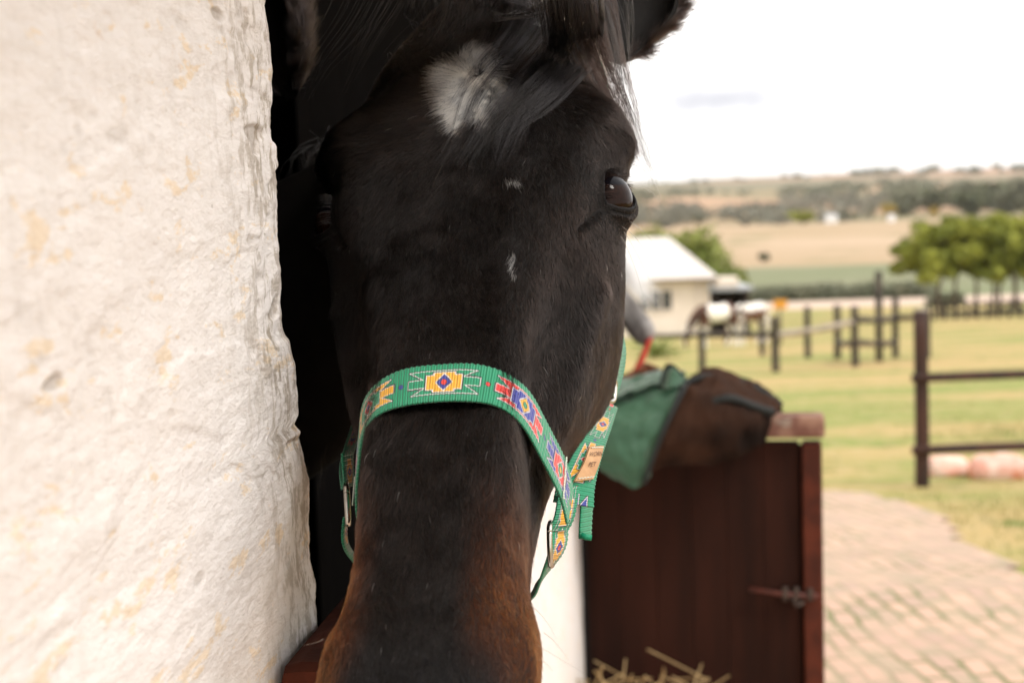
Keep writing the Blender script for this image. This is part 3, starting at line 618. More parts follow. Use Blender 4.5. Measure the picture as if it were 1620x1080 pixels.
for sg in (1, -1):
    loc = lambda u, v, w_: to_world([sg*u, v, w_])
    # noseband ring, edge on to the front
    ring(*((W(871, 829, .952), W(873, 891, .952)) if sg > 0 else (W(548, 768, .96), W(551, 826, .955))), cF+cR*.10*sg, .012, .0019, HALTER)
    # stitches across the end of the noseband
    k = int(len(nC)*(.915 if sg > 0 else .085)); c = nC[k]; mb = MB(); t_ = np.linspace(-1, 1, 46); T = norm(nC[k+3]-nC[k-3])
    zz = c+nN[k]*.0014+nX[k]*(t_*.0150)[:, None]+T*(.0009*np.sign(np.sin(np.arange(46)*np.pi*.75))+.003*t_)[:, None]; mb.tube(zz, .00042, 6)
    mb.build('stitching', m_thread, nb, True)
    if sg > 0:
        P = [W(901, 770, .966), W(897, 798, .960), W(891, 824, .957), W(884, 838, .957)]
        strap('noseband_loop', P, [cR*.7+cF*.5]*4, HALTER, half=.0085, phase=.016, seed=3)
        cs = [W(908, 798, .970), W(911, 776, .974), W(921, 745, .985), W(934, 712, 1.005), W(950, 678, 1.035), W(966, 640, 1.075)]
        ww = [cR*.85+cD*.16+cF*.35, cR*.80+cD*.18+cF*.45, cR*.70+cD*.20+cF*.62, cR*.62+cD*.2+cF*.72, cR*.50+cD*.2+cF*.8, cR*.42+cD*.2+cF*.85]
        chk, (kC, kX, kN) = strap('cheek_strap', cs, ww, HALTER, half=.0152, phase=.094, seed=5)
        # leather label riveted on the cheek strap
        m_lea = mat('tan_leather', (.56, .33, .17), (.42, .23, .11), rough=.55, scale=60, bump=.4, bscale=300, dist=.0006)
        i0, i1 = int(len(kC)*.14), int(len(kC)*.43); n = 40; V = []
        for i in range(n):
            q_ = i/(n-1); kk = int(i0+(i1-i0)*q_)
            for j in range(24):
                y = -1+2*j/23; bow = .0028*np.sin(q_*np.pi)
                V.append(kC[kk]+kX[kk]*(y*(.0076-.0*q_)+.0025)+kN[kk]*(.0032*(1 if (kN[kk]@cF) < 0 else -1)+(bow*.6)*(1 if (kN[kk]@cF) < 0 else -1))+norm(kC[kk+1]-kC[kk])*(.0030*y*0+.0025*(y)))
        V = np.array(V); sgn = (1 if (kN[i0]@cF) < 0 else -1); nrm = kN[(i0+i1)//2]*sgn
        F = grid_faces(n, 24); V2 = np.concatenate([V, V-nrm*.0016]); Fb = F[:, ::-1]+len(V)
        side_ = []
        edge = [j for j in range(24)]+[i*24+23 for i in range(1, n)]+[(n-1)*24+j for j in range(22, -1, -1)]+[i*24 for i in range(n-2, 0, -1)]
        for a, b in zip(edge, edge[1:]+edge[:1]): side_.append([a, b, b+len(V), a+len(V)])
        lab = mesh('leather_label', V2, F.tolist()+Fb.tolist()+side_, m_lea, chk); G_ = V.reshape(n, 24, 3)
        for row in (2, n-4):
            mb = MB(); mb.tube(np.array([G_[row, j]+nrm*(.0008 if (j//2) % 2 else -.0005) for j in range(2, 23)]), .00035, 6); mb.build('stitching', m_thread, lab, True)
        # stamped words
        m_ink = mat('burnt_ink', (.10, .05, .03), rough=.8)
        for txt, a, b in (('WORN', .34, 22), ('PET', .64, 22)):
            tcv = bpy.data.curves.new('lettering', 'FONT'); tcv.body = txt; tcv.size = 1; tcv.align_x = 'CENTER'; tcv.align_y = 'CENTER'
            to_ = bpy.data.objects.new('lettering', tcv); COL.objects.link(to_); bpy.context.view_layer.update()
            me = bpy.data.meshes.new_from_object(to_.evaluated_get(bpy.context.evaluated_depsgraph_get())); bpy.data.objects.remove(to_)
            vs = np.array([v.co[:] for v in me.vertices]); c = G_[int(n*(1-a)), 12]; ex = norm(G_[int(n*(1-a)), 20]-G_[int(n*(1-a)), 4])*-1; ey = norm(G_[int(n*.7), 12]-G_[int(n*.4), 12])
            if np.cross(ex, ey)@nrm < 0: ex = -ex
            Vt = c+nrm*.0009+ex*(vs[:, :1]*.0052)+ey*(vs[:, 1:2]*.0080)
            mesh('lettering', Vt, [list(p.vertices) for p in me.polygons], m_ink, lab, smooth=False)
        # strap up behind the cheek to the crown
        up = [W(968, 625, 1.085), W(979, 590, 1.105), W(983, 555, 1.115), W(978, 515, 1.13), W(962, 440, 1.16), W(955, 300, 1.20), W(962, 200, 1.22), W(950, 110, 1.24), W(900, 60, 1.27), W(800, 80, 1.30)]
        strap('crown_strap', up, [cF*.9+cR*.25]*3+[cF*.95+cR*.1]*4+[cF]*3, HALTER, half=.0125, phase=.01, seed=9)
        ring(W(968, 604, 1.082), W(966, 634, 1.078), cF+cR*.3, .012, .0021, HALTER, 'buckle')
        # chin strap below the ring
        chs = [W(886, 838, .962), W(884, 862, .958), W(872, 892, .965), W(852, 925, .985), (W(836, 948, 1.01)), W(800, 965, 1.02)]
        strap('chin_strap', chs, [cR*.55+cF*.8, cR*.55+cF*.8, cR*.4+cF*.9, cF, cF, cF], HALTER, half=.0100, phase=.012, seed=12)
        # hanging tail of the throat strap
        tl_ = [W(930, 770, 1.03), W(930, 800, 1.04), W(928, 830, 1.04), W(927, 850, 1.04)]
        tt_, _ = strap('throat_strap_end', tl_, [cR*.5+cF*.8]*4, HALTER, half=.0085, plain=True)
        mb = MB(); mb.tube([W(919, 846, 1.03), W(927, 849, 1.03), W(936, 850, 1.03)], .0022, 8); mb.build('frayed_tip', m_green, tt_, True)
        thr = [W(930, 772, 1.035), W(925, 740, 1.06), W(925, 690, 1.12), W(915, 640, 1.2), W(880, 600, 1.27)]
        strap('throat_strap', thr, [cR*.5+cF*.8]*5, HALTER, half=.0095, plain=True)
    else:
        P = [W(550, 715, .99), W(551, 740, .985), W(552, 760, .975), W(552, 770, .97)]
        strap('noseband_loop', P, [cR*.25+cF]*4, HALTER, half=.0098, phase=.016, seed=3)
        cs = [W(552, 770, .98), W(549, 745, .995), W(552, 715, 1.03), W(566, 670, 1.10), W(590, 560, 1.20), W(590, 400, 1.26), W(590, 240, 1.30), W(660, 120, 1.30), W(790, 85, 1.30)]
        strap('cheek_strap', cs, [cR*.22+cF]*4+[cF]*5, HALTER, half=.0127, phase=.04, seed=5)
        chs = [W(548, 815, .965), W(546, 850, .955), W(560, 880, .975), W(600, 920, 1.01), W(680, 955, 1.03), W(800, 965, 1.02)]
        strap('chin_strap', chs, [cF, cF, cF, cF, cF, cF], HALTER, half=.0100, phase=.012, seed=12)
# ============================================================ STABLE BLOCK
WD = norm([.1304, 1.0, 0]); WN = np.array([WD[1], -WD[0], 0]); WP = np.array([-.15, 1.0, 0])   # wall direction, outward normal, point
def wp(t, out, z): return WP+WD*t+WN*out+np.array([0, 0, z])
m_plas = bpy.data.materials.new('old_white_plaster'); m_plas.use_nodes = True
STABLE = empty('stable_block', (-1.6, 1.6, 0), 'whitewashed rough plaster stable block with open doorways along the left side', 'building')
def plaster():
    m = m_plas; t = m.node_tree; N = t.nodes; K = t.links.new; b = N['Principled BSDF']; b.inputs['Roughness'].default_value = .85; b.inputs['Specular IOR Level'].default_value = .2
    wa = N.new('ShaderNodeAttribute'); wa.attribute_name = 'st'
    def noise(sc, st=(1, 1, 1), det=6, rough=.6, dis=0):
        p = N.new('ShaderNodeMapping'); p.inputs['Scale'].default_value = st; K(wa.outputs['Vector'], p.inputs[0])
        q = N.new('ShaderNodeTexNoise'); q.inputs['Scale'].default_value = sc; q.inputs['Detail'].default_value = det; q.inputs['Roughness'].default_value = rough; q.inputs['Distortion'].default_value = dis
        K(p.outputs[0], q.inputs['Vector']); return q.outputs['Fac']
    def ramp(s, a, bb, o0=0, o1=1):
        r = N.new('ShaderNodeMapRange'); r.interpolation_type = 'SMOOTHSTEP'; r.inputs[1].default_value = a; r.inputs[2].default_value = bb; r.inputs[3].default_value = o0; r.inputs[4].default_value = o1; K(s, r.inputs[0]); return r.outputs[0]
    def mix(f, a, bb):
        x = N.new('ShaderNodeMix'); x.data_type = 'RGBA'; K(f, x.inputs[0])
        for i, v in ((6, a), (7, bb)):
            if isinstance(v, tuple): x.inputs[i].default_value = (*v, 1)
            else: K(v, x.inputs[i])
        return x.outputs[2]
    def math_(op, a, bb):
        x = N.new('ShaderNodeMath'); x.operation = op; x.use_clamp = True
        for i, v in ((0, a), (1, bb)):
            if isinstance(v, (int, float)): x.inputs[i].default_value = v
            else: K(v, x.inputs[i])
        return x.outputs[0]
    at = N.new('ShaderNodeAttribute'); at.attribute_name = 'Col'; sp = N.new('ShaderNodeSeparateColor'); K(at.outputs['Color'], sp.inputs[0])
    edge, dent = sp.outputs[0], sp.outputs[1]
    base = mix(ramp(noise(4, det=4), .4, .6), (.90, .85, .825), (.86, .80, .765))
    cream = ramp(noise(40, (1, 1, .9), 9, .70, .2), .56, .61); base = mix(math_('MULTIPLY', cream, .85), base, (.88, .72, .54))
    tanp = ramp(noise(17, (1, 1, .6), 8, .68, .4), .64, .69); base = mix(math_('MULTIPLY', tanp, .6), base, (.62, .42, .25))
    stk = ramp(noise(220, (1, 1, .10), 5, .7), .50, .60); stk2 = ramp(noise(90, (1, 1, .25), 6, .7), .50, .60)
    dirt = math_('MULTIPLY', math_('MULTIPLY', math_('MAXIMUM', stk, stk2), .72), edge); base = mix(dirt, base, (.30, .23, .15))
    spk = ramp(noise(240, (1, 1, .5), 3, .6), .70, .74); base = mix(math_('MULTIPLY', spk, .5), base, (.22, .17, .12))
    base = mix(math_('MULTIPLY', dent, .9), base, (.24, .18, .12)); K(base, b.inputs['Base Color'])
    bb = N.new('ShaderNodeBump'); bb.inputs['Strength'].default_value = 1.0; bb.inputs['Distance'].default_value = .0022; K(noise(330, (1, 1, .75), 8, .75), bb.inputs['Height'])
    b2 = N.new('ShaderNodeBump'); b2.inputs['Strength'].default_value = .85; b2.inputs['Distance'].default_value = .004; K(noise(45, (1, 1, .7), 6, .6), b2.inputs['Height']); K(bb.outputs[0], b2.inputs['Normal']); K(b2.outputs[0], b.inputs['Normal'])
plaster()
# left wall with its worn corner: the corner's outline follows the height
ed = np.array([(-60, 408), (0, 415), (50, 424), (100, 430), (150, 432), (200, 429), (240, 431), (290, 438), (330, 442), (400, 444), (455, 446), (480, 443), (500, 444), (540, 452), (580, 461), (620, 466), (655, 466), (672, 458), (682, 470), (720, 481), (760, 488), (800, 489), (880, 491), (930, 498), (980, 501), (1020, 500), (1090, 503), (1200, 508)], float)
def corner_t():
    out = []
    for y, x in ed:
        d = norm(W(x, y, 1)-CAM); k = ((WP-CAM)@WN)/(d@WN); P = CAM+d*k; out.append((P[2], (P-WP)@WD))
    return np.array(out)[::-1]
CT = corner_t()
RC = .022; TH = .23
zs = np.concatenate([np.linspace(.0, 1.22, 60)[:-1], np.linspace(1.22, 1.86, 560), np.linspace(1.86, 2.55, 40)[1:]])
q1 = np.concatenate([np.linspace(-3.5, -.62, 40)[:-1], np.linspace(-.62, -RC, 470)]); arc = np.linspace(0, np.pi/2, 44)[1:]; q2 = np.linspace(.006, TH, 60)
ct = np.interp(zs, CT[:, 0], CT[:, 1])+.018; 
T_ = []; O_ = []; NT_ = []; NO_ = []
for q in q1: T_.append(q); O_.append(0); NT_.append(0); NO_.append(1)
for a in arc: T_.append(-RC+RC*math.sin(a)); O_.append(-RC+RC*math.cos(a)); NT_.append(math.sin(a)); NO_.append(math.cos(a))
for q in q2: T_.append(0); O_.append(-RC-q); NT_.append(1); NO_.append(0)
T_, O_, NT_, NO_ = map(np.array, (T_, O_, NT_, NO_))
blend = sst(-.5, 0, T_)
TT = T_[None]+(ct[:, None]-.0)*blend[None]; OO = np.broadcast_to(O_[None], TT.shape); ZZ = zs[:, None]+0*TT
Pw = WP+WD*TT[..., None]+WN*OO[..., None]; Pw[..., 2] = ZZ
Nw = WD*NT_[None, :, None]+WN*NO_[None, :, None]+0*Pw
ew = sst(-.16, -.02, T_)[None]
KX = .36+.64*sst(.0, .9, NT_)[None]*0; tcum = np.cumsum(np.r_[0, np.hypot(np.diff(T_), np.diff(O_))]); pq = np.stack([(tcum[None]+ct[:, None]*.3)*KX+0*ZZ, 0*ZZ+3.0, ZZ], -1)
disp = (.0058*fbm(pq*9, 3)+.0024*fbm(pq*30+7, 5, .60))*.68*(1-.55*ew)+(.0011*fbm(pq*110, 4, .62))+.0008
ribn = fbm(pq*[210, 210, 30]+3, 3); disp += ew*.0018*ribn
pits = sst(.20, .42, vnoise(pq*[150, 150, 120]+40)-.0)*sst(-.1, .25, vnoise(pq*22+3)); pits2 = sst(.30, .42, vnoise(pq*[85, 85, 75]+90))*sst(.0, .2, vnoise(pq*16+8))
disp -= .0022*pits*(.35+.65*ew)+.0026*pits2
chunks = sst(.05, .16, fbm(pq*[26, 26, 22]+60, 4)); disp += .0022*(chunks-.5)*(.5+.5*ew)
Pw = Pw+Nw*disp[..., None]
corner_dirt_shade = sst(.05, .6, NT_)[None]*.72+0*disp  # dirt plus painted shading where the wall turns into the reveal
edgef = np.clip(.12+1.0*sst(-.17, -.015, T_)[None]+0*disp, 0, 1)*np.clip(.75+1.0*fbm(pq*[18, 18, 7]+20, 3), 0, 1.2)
dentf = np.clip(.55*pits*(.4+.6*ew)+.5*pits2+corner_dirt_shade*np.clip(.65+1.6*ribn, 0, 1), 0, 1)
# tan patch of bare wood-coloured plaster near the corner
cc = np.zeros(Pw.shape); cc[..., 0] = np.clip(edgef, 0, 1); cc[..., 1] = dentf
wl = mesh('wall', Pw.reshape(-1, 3), grid_faces(*TT.shape), m_plas, STABLE, cols=cc.reshape(-1, 3), uv=pq.reshape(-1, 3))
m_wallp = m_plas
def slab(name, t0, t1, z0, z1, m=m_plas, out=0.0, th=TH, n=(40, 60), amp=.006, parent=STABLE, rc=.02):
    """plaster wall piece with rounded uneven vertical edges, closed all round"""
    per = []; 
    k = 8
    for (ct_, co_, a0) in ((t1-rc, out-rc, 0), (t1-rc, out-th+rc, 90), (t0+rc, out-th+rc, 180), (t0+rc, out-rc, 270)):
        for i in range(k+1):
            a = rad(a0+90*i/k); per.append((ct_+rc*math.sin(a+0), co_+rc*math.cos(a)))
    # straight runs subdivided
    P2 = []; 
    for i, a in enumerate(per):
        b = per[(i+1) % len(per)]; L_ = math.hypot(b[0]-a[0], b[1]-a[1]); s_ = max(1, int(L_/.03))
        for j in range(s_): P2.append((a[0]+(b[0]-a[0])*j/s_, a[1]+(b[1]-a[1])*j/s_))
    P2 = np.array(P2); nz = max(2, int((z1-z0)/.02)); z = np.linspace(z0, z1, nz)
    V = WP+WD*P2[None, :, 0, None]+WN*P2[None, :, 1, None]+np.zeros((nz, 1, 1)); V[..., 2] = z[:, None]
    cen = V.mean(1, keepdims=True); nn_ = norm((V-cen)*[1, 1, 0]); V = V+nn_*(amp*fbm(V*16, 3)+.002*fbm(V*60, 3))[..., None]
    F = grid_faces(nz, len(P2), True).tolist()+[list(range(len(P2)))[::-1], [(nz-1)*len(P2)+i for i in range(len(P2))]]
    c = np.zeros(V.shape); em = sst(.10, .02, np.minimum(P2[:, 0]-t0, t1-P2[:, 0])); c[..., 0] = em[None]*.8; c[..., 1] = em[None]*.25*np.clip(.5+2*fbm(V*30, 3), 0, 1)
    return mesh(name, V.reshape(-1, 3), F, m, parent, cols=c.reshape(-1, 3), uv=V.reshape(-1, 3))
slab('wall', -9.0, -3.5, 0, 2.55); slab('wall', .91, 2.30, 0, 2.55); slab('wall', 3.45, 3.95, 0, 2.55)  # first piece: unseen wall added behind the camera to darken the horse's left side
slab('lintel', -.01+.03, .90, 2.12, 2.55); slab('lintel', 2.31, 3.44, 2.12, 2.55)
m_in = mat('dark_interior', (.020, .017, .015), (.03, .026, .022), rough=.95, scale=4)  # near-black tone for the walls inside the stable
m_roof = mat('grey_roof_sheet', (.30, .30, .29), (.22, .21, .20), rough=.6, scale=6)
rm = MB(); c0 = wp(-3.5, 0, 0)
def R3(): return np.stack([WD, WN, np.array([0, 0, 1.])], 1)
rm.box(wp(.2, -3.4, 1.27), (7.5, .15, 2.54), R3()); rm.box(wp(-3.4, -1.9, 1.27), (.15, 2.9, 2.54), R3()); rm.box(wp(3.86, -1.9, 1.27), (.14, 2.9, 2.54), R3())
rm.box(wp(-.62, -1.78, 1.27), (.12, 3.05, 2.53), R3()); rm.box(wp(2.0, -1.78, 1.27), (.12, 3.05, 2.53), R3())
rm.box(wp(-1.2, -.30, 1.27), (1.0, .08, 2.53), R3())
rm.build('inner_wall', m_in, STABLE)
rb = MB(); rb.box(wp(-2.6, -1.52, 2.60), (13.3, 4.26, .07), R3(), .01); ro = rb.build('roof', m_roof, STABLE)  # unseen eave added past the wall to keep sky light off the horse
rb = MB()
for i in range(50): rb.tube([wp(-3.6+i*.155, 0.59, 2.645), wp(-3.6+i*.155, -3.6, 2.645)], .02, 6)
rb.build('corrugation', m_roof, ro, True)
fl = MB(); fl.box(wp(.2, -1.8, .012), (7.3, 3.1, .02), R3()); fl.build('floor_slab', mat('dusty_floor', (.10, .08, .06), (.06, .05, .04), rough=.95, scale=8), STABLE)

m_rshade = mat('painted_reveal_shade', (.007, .005, .004), (.005, .004, .004), rough=.85, scale=10, stretch=(1, 1, .2), bump=.3)  # added lining, coloured near black to stand for shade in the reveals
for t0_, s_ in ((-.012, 1), (.895, -1), (2.325, 1), (3.425, -1)):
    mb = MB(); mb.box(wp(t0_+.012*s_+(.03 if t0_ == -.012 else 0), -.135, 1.06), (.024, .21, 2.10), R3(), .004); mb.build('reveal_shade_lining', m_rshade, STABLE)
# lower half doors
m_door = mat('brown_stained_planks', (.034, .0115, .0072), (.018, .0075, .0052), rough=.75, spec=.08, scale=9, stretch=(1, 1, .12), bump=.5, bscale=40, dist=.003, c3=(.064, .019, .010), s3=5, lo3=.56, hi3=.72)
m_red = mat('worn_red_oxide_timber', (.110, .028, .015), (.055, .017, .011), rough=.75, spec=.12, scale=14, bump=.4, bscale=70, dist=.003)
m_cap = mat('weathered_cap_rail', (.30, .17, .12), (.16, .07, .05), rough=.8, scale=22, stretch=(1, 1, 1), bump=.5, bscale=90, dist=.003, c3=(.38, .33, .27), s3=9, lo3=.52, hi3=.62)
m_iron = mat('rusty_iron', (.05, .032, .026), (.10, .075, .06), rough=.8, scale=50, metal=.5, bump=.3, dist=.001)
D1 = empty('stable_half_door', wp(.45, .03, .05), 'closed brown lower half door with a red top edge below the nose of the black horse', 'stable door')
b = MB()
for i in range(8): b.box(wp(-.035+.0+i*.123+.061, .022, .66), (.120, .024, 1.19), R3(), .004)
b.build('plank', m_door, D1)
tr = MB(); tr.bar(wp(-.105, .026, 1.305), wp(.95, .026, 1.305), .048, .085, .014); tr.build('top_rail', m_red, D1)
D2o = W(930, 900, 3.32); HG = np.array([D2o[0], D2o[1], 0])            # hinge foot
tipw = W(1302, 900, 3.22); TP = np.array([tipw[0], tipw[1], 0]); DD = norm(TP-HG); DW = np.linalg.norm(TP-HG); DNn = np.array([DD[1], -DD[0], 0])
ztop = W(1260, 655, 3.23)[2]
def dp(s, o, z): return HG+DD*s+DNn*o+np.array([0, 0, z])
Rd = np.stack([DD, DNn, np.array([0, 0, 1.])], 1)
D2 = empty('stable_half_door', dp(DW/2, 0, .05), 'open dark brown lower half door of the next stable with cloths hung over its top', 'stable door')
b = MB(); n = 6; pw = (DW-.05)/n
for i in range(n): b.box(dp(.0+pw*(i+.5), -.0, (ztop-.05)/2+.04), (pw-.0006, .024, ztop-.14), Rd, .0012)
b.box(dp(DW/2, -.018, (ztop-.05)/2+.04), (DW-.05, .010, ztop-.16), Rd); b.build('plank', m_door, D2)
b = MB(); b.box(dp(DW-.022, .004, (ztop-.08)/2+.05), (.044, .048, ztop-.13), Rd, .006); b.build('edge_post', m_red, D2)
b = MB(); b.box(dp(DW/2, .002, ztop-.018), (DW+.014, .072, .050), Rd, .010); b.build('cap_rail', m_cap, D2)
b = MB(); b.box(dp(DW/2, .016, .22), (DW-.06, .02, .10), Rd, .004); b.build('brace', m_door, D2)
zb = W(1260, 938, 3.22)[2]
bo = MB(); bo.tube([dp(DW-.165, .030, zb+.012), dp(DW-.10, .032, zb+.003), dp(DW-.01, .032, zb-.002)], .006, 8)
bolt = bo.build('bolt', mat('red_painted_bolt', (.11, .028, .018), (.07, .022, .016), rough=.5, scale=60), D2, True)
bo = MB()
for s in (.085, .060, .030): bo.box(dp(DW-s, .028, zb+.002), (.014, .020, .030), Rd, .004)
bo.tube([dp(DW-.07, .044, zb), dp(DW-.06, .06, zb-.018), dp(DW-.045, .044, zb-.012)], .004, 8)
bo.build('staple', m_iron, bolt, True)
# ---------------- cloths on the open half door
def cloth(name, rows, m, label=None, cat=None, n=70, k=60, th=.004, wr=.006, parent=None, seed=0):
    R_ = np.array([[W(*p) for p in r] for r in rows]); a = np.array([resamp(r, n) for r in R_]); a = np.stack([resamp(a[:, i], k) for i in range(n)], 1)
    dr_ = np.gradient(a, axis=0); dc = np.gradient(a, axis=1); N = norm(np.cross(dr_, dc)); 
    uu, vv = np.meshgrid(np.linspace(0, 1, n), np.linspace(0, 1, k)); a = a+N*(wr*fbm(np.stack([uu*3+seed, vv*5, 0*uu], -1), 3)+wr*.3*fbm(np.stack([uu*14+seed, vv*14, 0*uu], -1), 2))[..., None]
    V = np.concatenate([a.reshape(-1, 3), (a-N*th).reshape(-1, 3)]); f = grid_faces(k, n); F = f.tolist()+(f[:, ::-1]+n*k).tolist()
    ed_ = [j for j in range(n)]+[i*n+n-1 for i in range(1, k)]+[(k-1)*n+j for j in range(n-2, -1, -1)]+[i*n for i in range(k-2, 0, -1)]
    for p, q in zip(ed_, ed_[1:]+ed_[:1]): F.append([p, q, q+n*k, p+n*k])
    o = mesh(name, V, F, m, parent)
    if label: tag(o, label, cat)
    return o
m_gc = mat('green_canvas', (.030, .090, .048), (.024, .075, .040), rough=.6, scale=20, bump=.2, bscale=60, dist=.003, sheen=.3)
m_mesh = mat('brown_mesh_fabric', (.045, .022, .014), (.010, .007, .006), spec=.05, rough=.9, scale=5, detail=2, bump=.15, bscale=300, dist=.001)
m_trim = mat('black_binding', (.012, .014, .013), rough=.7)
RUG = empty('horse_rug', dp(.25, .06, ztop), 'green canvas horse rug with a hanging pointed flap draped over the open half door', 'rug')
cloth('front_flap', [[(880, 640, 3.22), (960, 622, 3.20), (1030, 606, 3.19), (1088, 600, 3.20)], [(880, 665, 3.12), (950, 650, 3.10), (1015, 640, 3.09), (1072, 626, 3.10)],
      [(890, 700, 3.08), (950, 700, 3.06), (1002, 700, 3.05), (1050, 672, 3.06)], [(915, 722, 3.08), (960, 740, 3.06), (1000, 745, 3.05), (1034, 716, 3.06)], [(940, 735, 3.09), (980, 757, 3.07), (1012, 769, 3.06), (1022, 750, 3.07)]], m_gc, parent=RUG, wr=.02)
cloth('back_fold', [[(900, 640, 3.10), (960, 632, 3.08), (1030, 615, 3.10), (1080, 606, 3.14)], [(900, 615, 3.16), (965, 612, 3.16), (1030, 600, 3.17), (1084, 597, 3.18)], [(900, 618, 3.26), (965, 606, 3.26), (1020, 592, 3.26), (1062, 588, 3.26)], [(900, 700, 3.38), (965, 690, 3.38), (1020, 670, 3.38), (1062, 660, 3.38)]], m_gc, parent=RUG, wr=.02, seed=4)
cloth('turned_corner', [[(1046, 612, 3.12), (1050, 596, 3.13), (1054, 582, 3.14), (1058, 577, 3.15)], [(1060, 612, 3.08), (1066, 598, 3.09), (1068, 586, 3.10), (1068, 580, 3.12)], [(1078, 608, 3.10), (1082, 602, 3.11), (1082, 594, 3.12), (1078, 588, 3.14)]], m_gc, parent=RUG, wr=.004, n=30, k=30, seed=7)
tb = MB(); tb.tube(resamp([W(1092, 600, 3.17), W(1076, 626, 3.07), W(1053, 674, 3.03), W(1036, 716, 3.03), W(1019, 765, 3.04)], 30), .006, 8)
tb.tube(resamp([W(1044, 613, 3.11), W(1049, 596, 3.12), W(1056, 578, 3.13), (W(1068, 582, 3.11)), W(1082, 597, 3.12)], 24), .0045, 8); tb.build('binding', m_trim, RUG, True)
FM = empty('fly_sheet', dp(.42, .05, ztop), 'brown mesh fly sheet with dark folds bunched over the open half door', 'fly sheet')
cloth('mesh_panel', [[(1050, 660, 3.36), (1120, 640, 3.36), (1190, 652, 3.34), (1240, 670, 3.32)], [(1075, 612, 3.26), (1130, 594, 3.26), (1185, 610, 3.26), (1236, 640, 3.25)], [(1078, 622, 3.14), (1130, 606, 3.12), (1180, 626, 3.12), (1232, 648, 3.14)],
      [(1062, 660, 3.07), (1110, 650, 3.02), (1165, 652, 3.03), (1220, 662, 3.08)], [(1046, 705, 3.06), (1100, 690, 3.03), (1160, 698, 3.05), (1215, 692, 3.09)], [(1030, 742, 3.09), (1080, 732, 3.08), (1140, 722, 3.09), (1195, 708, 3.12)]], m_mesh, parent=FM, wr=.024, n=90, k=80, seed=2)
tb = MB(); tb.tube(resamp([W(1085, 606, 3.13), W(1112, 596, 3.16), W(1150, 598, 3.2), W(1195, 614, 3.2), W(1237, 642, 3.19)], 30), .007, 8)
tb.tube(resamp([W(1120, 640, 3.035), W(1150, 630, 3.03), W(1185, 640, 3.05), W(1222, 652, 3.07)], 20), .009, 8); tb.build('binding', m_trim, FM, True)
# hay in front of the door
m_hay = mat('dry_hay', (.42, .30, .15), (.30, .20, .09), rough=.8, scale=40)
hb = W(985, 1098, 3.0); n = 900; a = RNG.uniform(0, 2*np.pi, n); 
c_ = hb+np.stack([RNG.uniform(-.19, .19, n), RNG.uniform(-.16, .16, n), RNG.uniform(-.45, .0, n)], 1)
d_ = norm(np.stack([np.cos(a), np.sin(a), RNG.normal(.25, .35, n)], 1)); mb = MB()
mb.box((hb[0], hb[1], (hb[2]-.03)/2+.0), (.36, .34, hb[2]-.05), None, .03)
for c, d in zip(c_, d_): mb.tube([c-d*.05, c+d*RNG.uniform(.03, .11)], .0016, 4, cap=False)
for (x0, y0, x1, y1) in ((938, 1068, 955, 1052), (960, 1090, 948, 1058), (1030, 1085, 1052, 1062), (985, 1090, 1000, 1066), (1010, 1092, 1020, 1070), (970, 1075, 940, 1060)): mb.tube([W(x0, y0+20, 3.0), W(x1, y1, 2.98)], .002, 4)
tag(mb.build('hay_bale', m_hay), 'loose dry hay bale standing in front of the open half door', 'hay bale')
# ============================================================ LAND
HY = 302-(1300-810)*math.tan(ROLL)          # true horizon row near px 1300
prof = [(10.4, 770), (31, 578), (62, 525), (90, 500), (120, 474), (150, 447), (190, 420), (280, 382), (380, 357), (520, 345), (800, 322), (1100, 303), (1500, 288), (2100, 279.5), (3200, 281.5), (9000, 283.0)]
GY = np.array([-60, 0, 5.5]+[p[0] for p in prof], float); GZ = np.array([0, 0, 0]+[1.65-(p[1]-HY)/FPX*p[0]*1.0 for p in prof])
def gz(X, Y):
    X = np.asarray(X, float); Y = np.asarray(Y, float); z = np.interp(Y, GY, GZ)
    zz = (np.interp(Y-1.5-Y*.03, GY, GZ)+np.interp(Y+1.5+Y*.03, GY, GZ)+z)/3
    far = sst(150, 900, Y); q = np.stack([X, Y, 0*X], -1)
    return np.where(Y > 7, zz, np.minimum(z, 0))+far*(10*fbm(q*.0022+.5, 3)*sst(200, 1500, Y)+2*fbm(q*.009, 3))+.05*fbm(q*.12, 2)*sst(7, 14, Y)
def ground_at(px, py, dmax=4000):
    d = norm(W(px, py, 1)-CAM); k = np.concatenate([np.arange(2, 60, .05), np.arange(60, 400, .5), np.arange(400, dmax, 4)]); P = CAM+d*k[:, None]
    hit = np.nonzero(P[:, 2] < gz(P[:, 0], P[:, 1]))[0]
    i = hit[0] if len(hit) else len(k)-1
    p = P[i].copy(); p[2] = float(gz(p[0], p[1])); return p
ys = np.concatenate([np.linspace(-40, 4, 12), np.linspace(4.5, 70, 140), np.geomspace(71, 9000, 230)]); xsn = np.sinh(np.linspace(-5.6, 5.6, 260)); xsn = xsn/xsn[-1]
XX = xsn[None]*(60+np.maximum(ys, 0)*1.6)[:, None]; YY = ys[:, None]+0*XX; ZZg = gz(XX, YY)
m_gr = bpy.data.materials.new('land'); m_gr.use_nodes = True
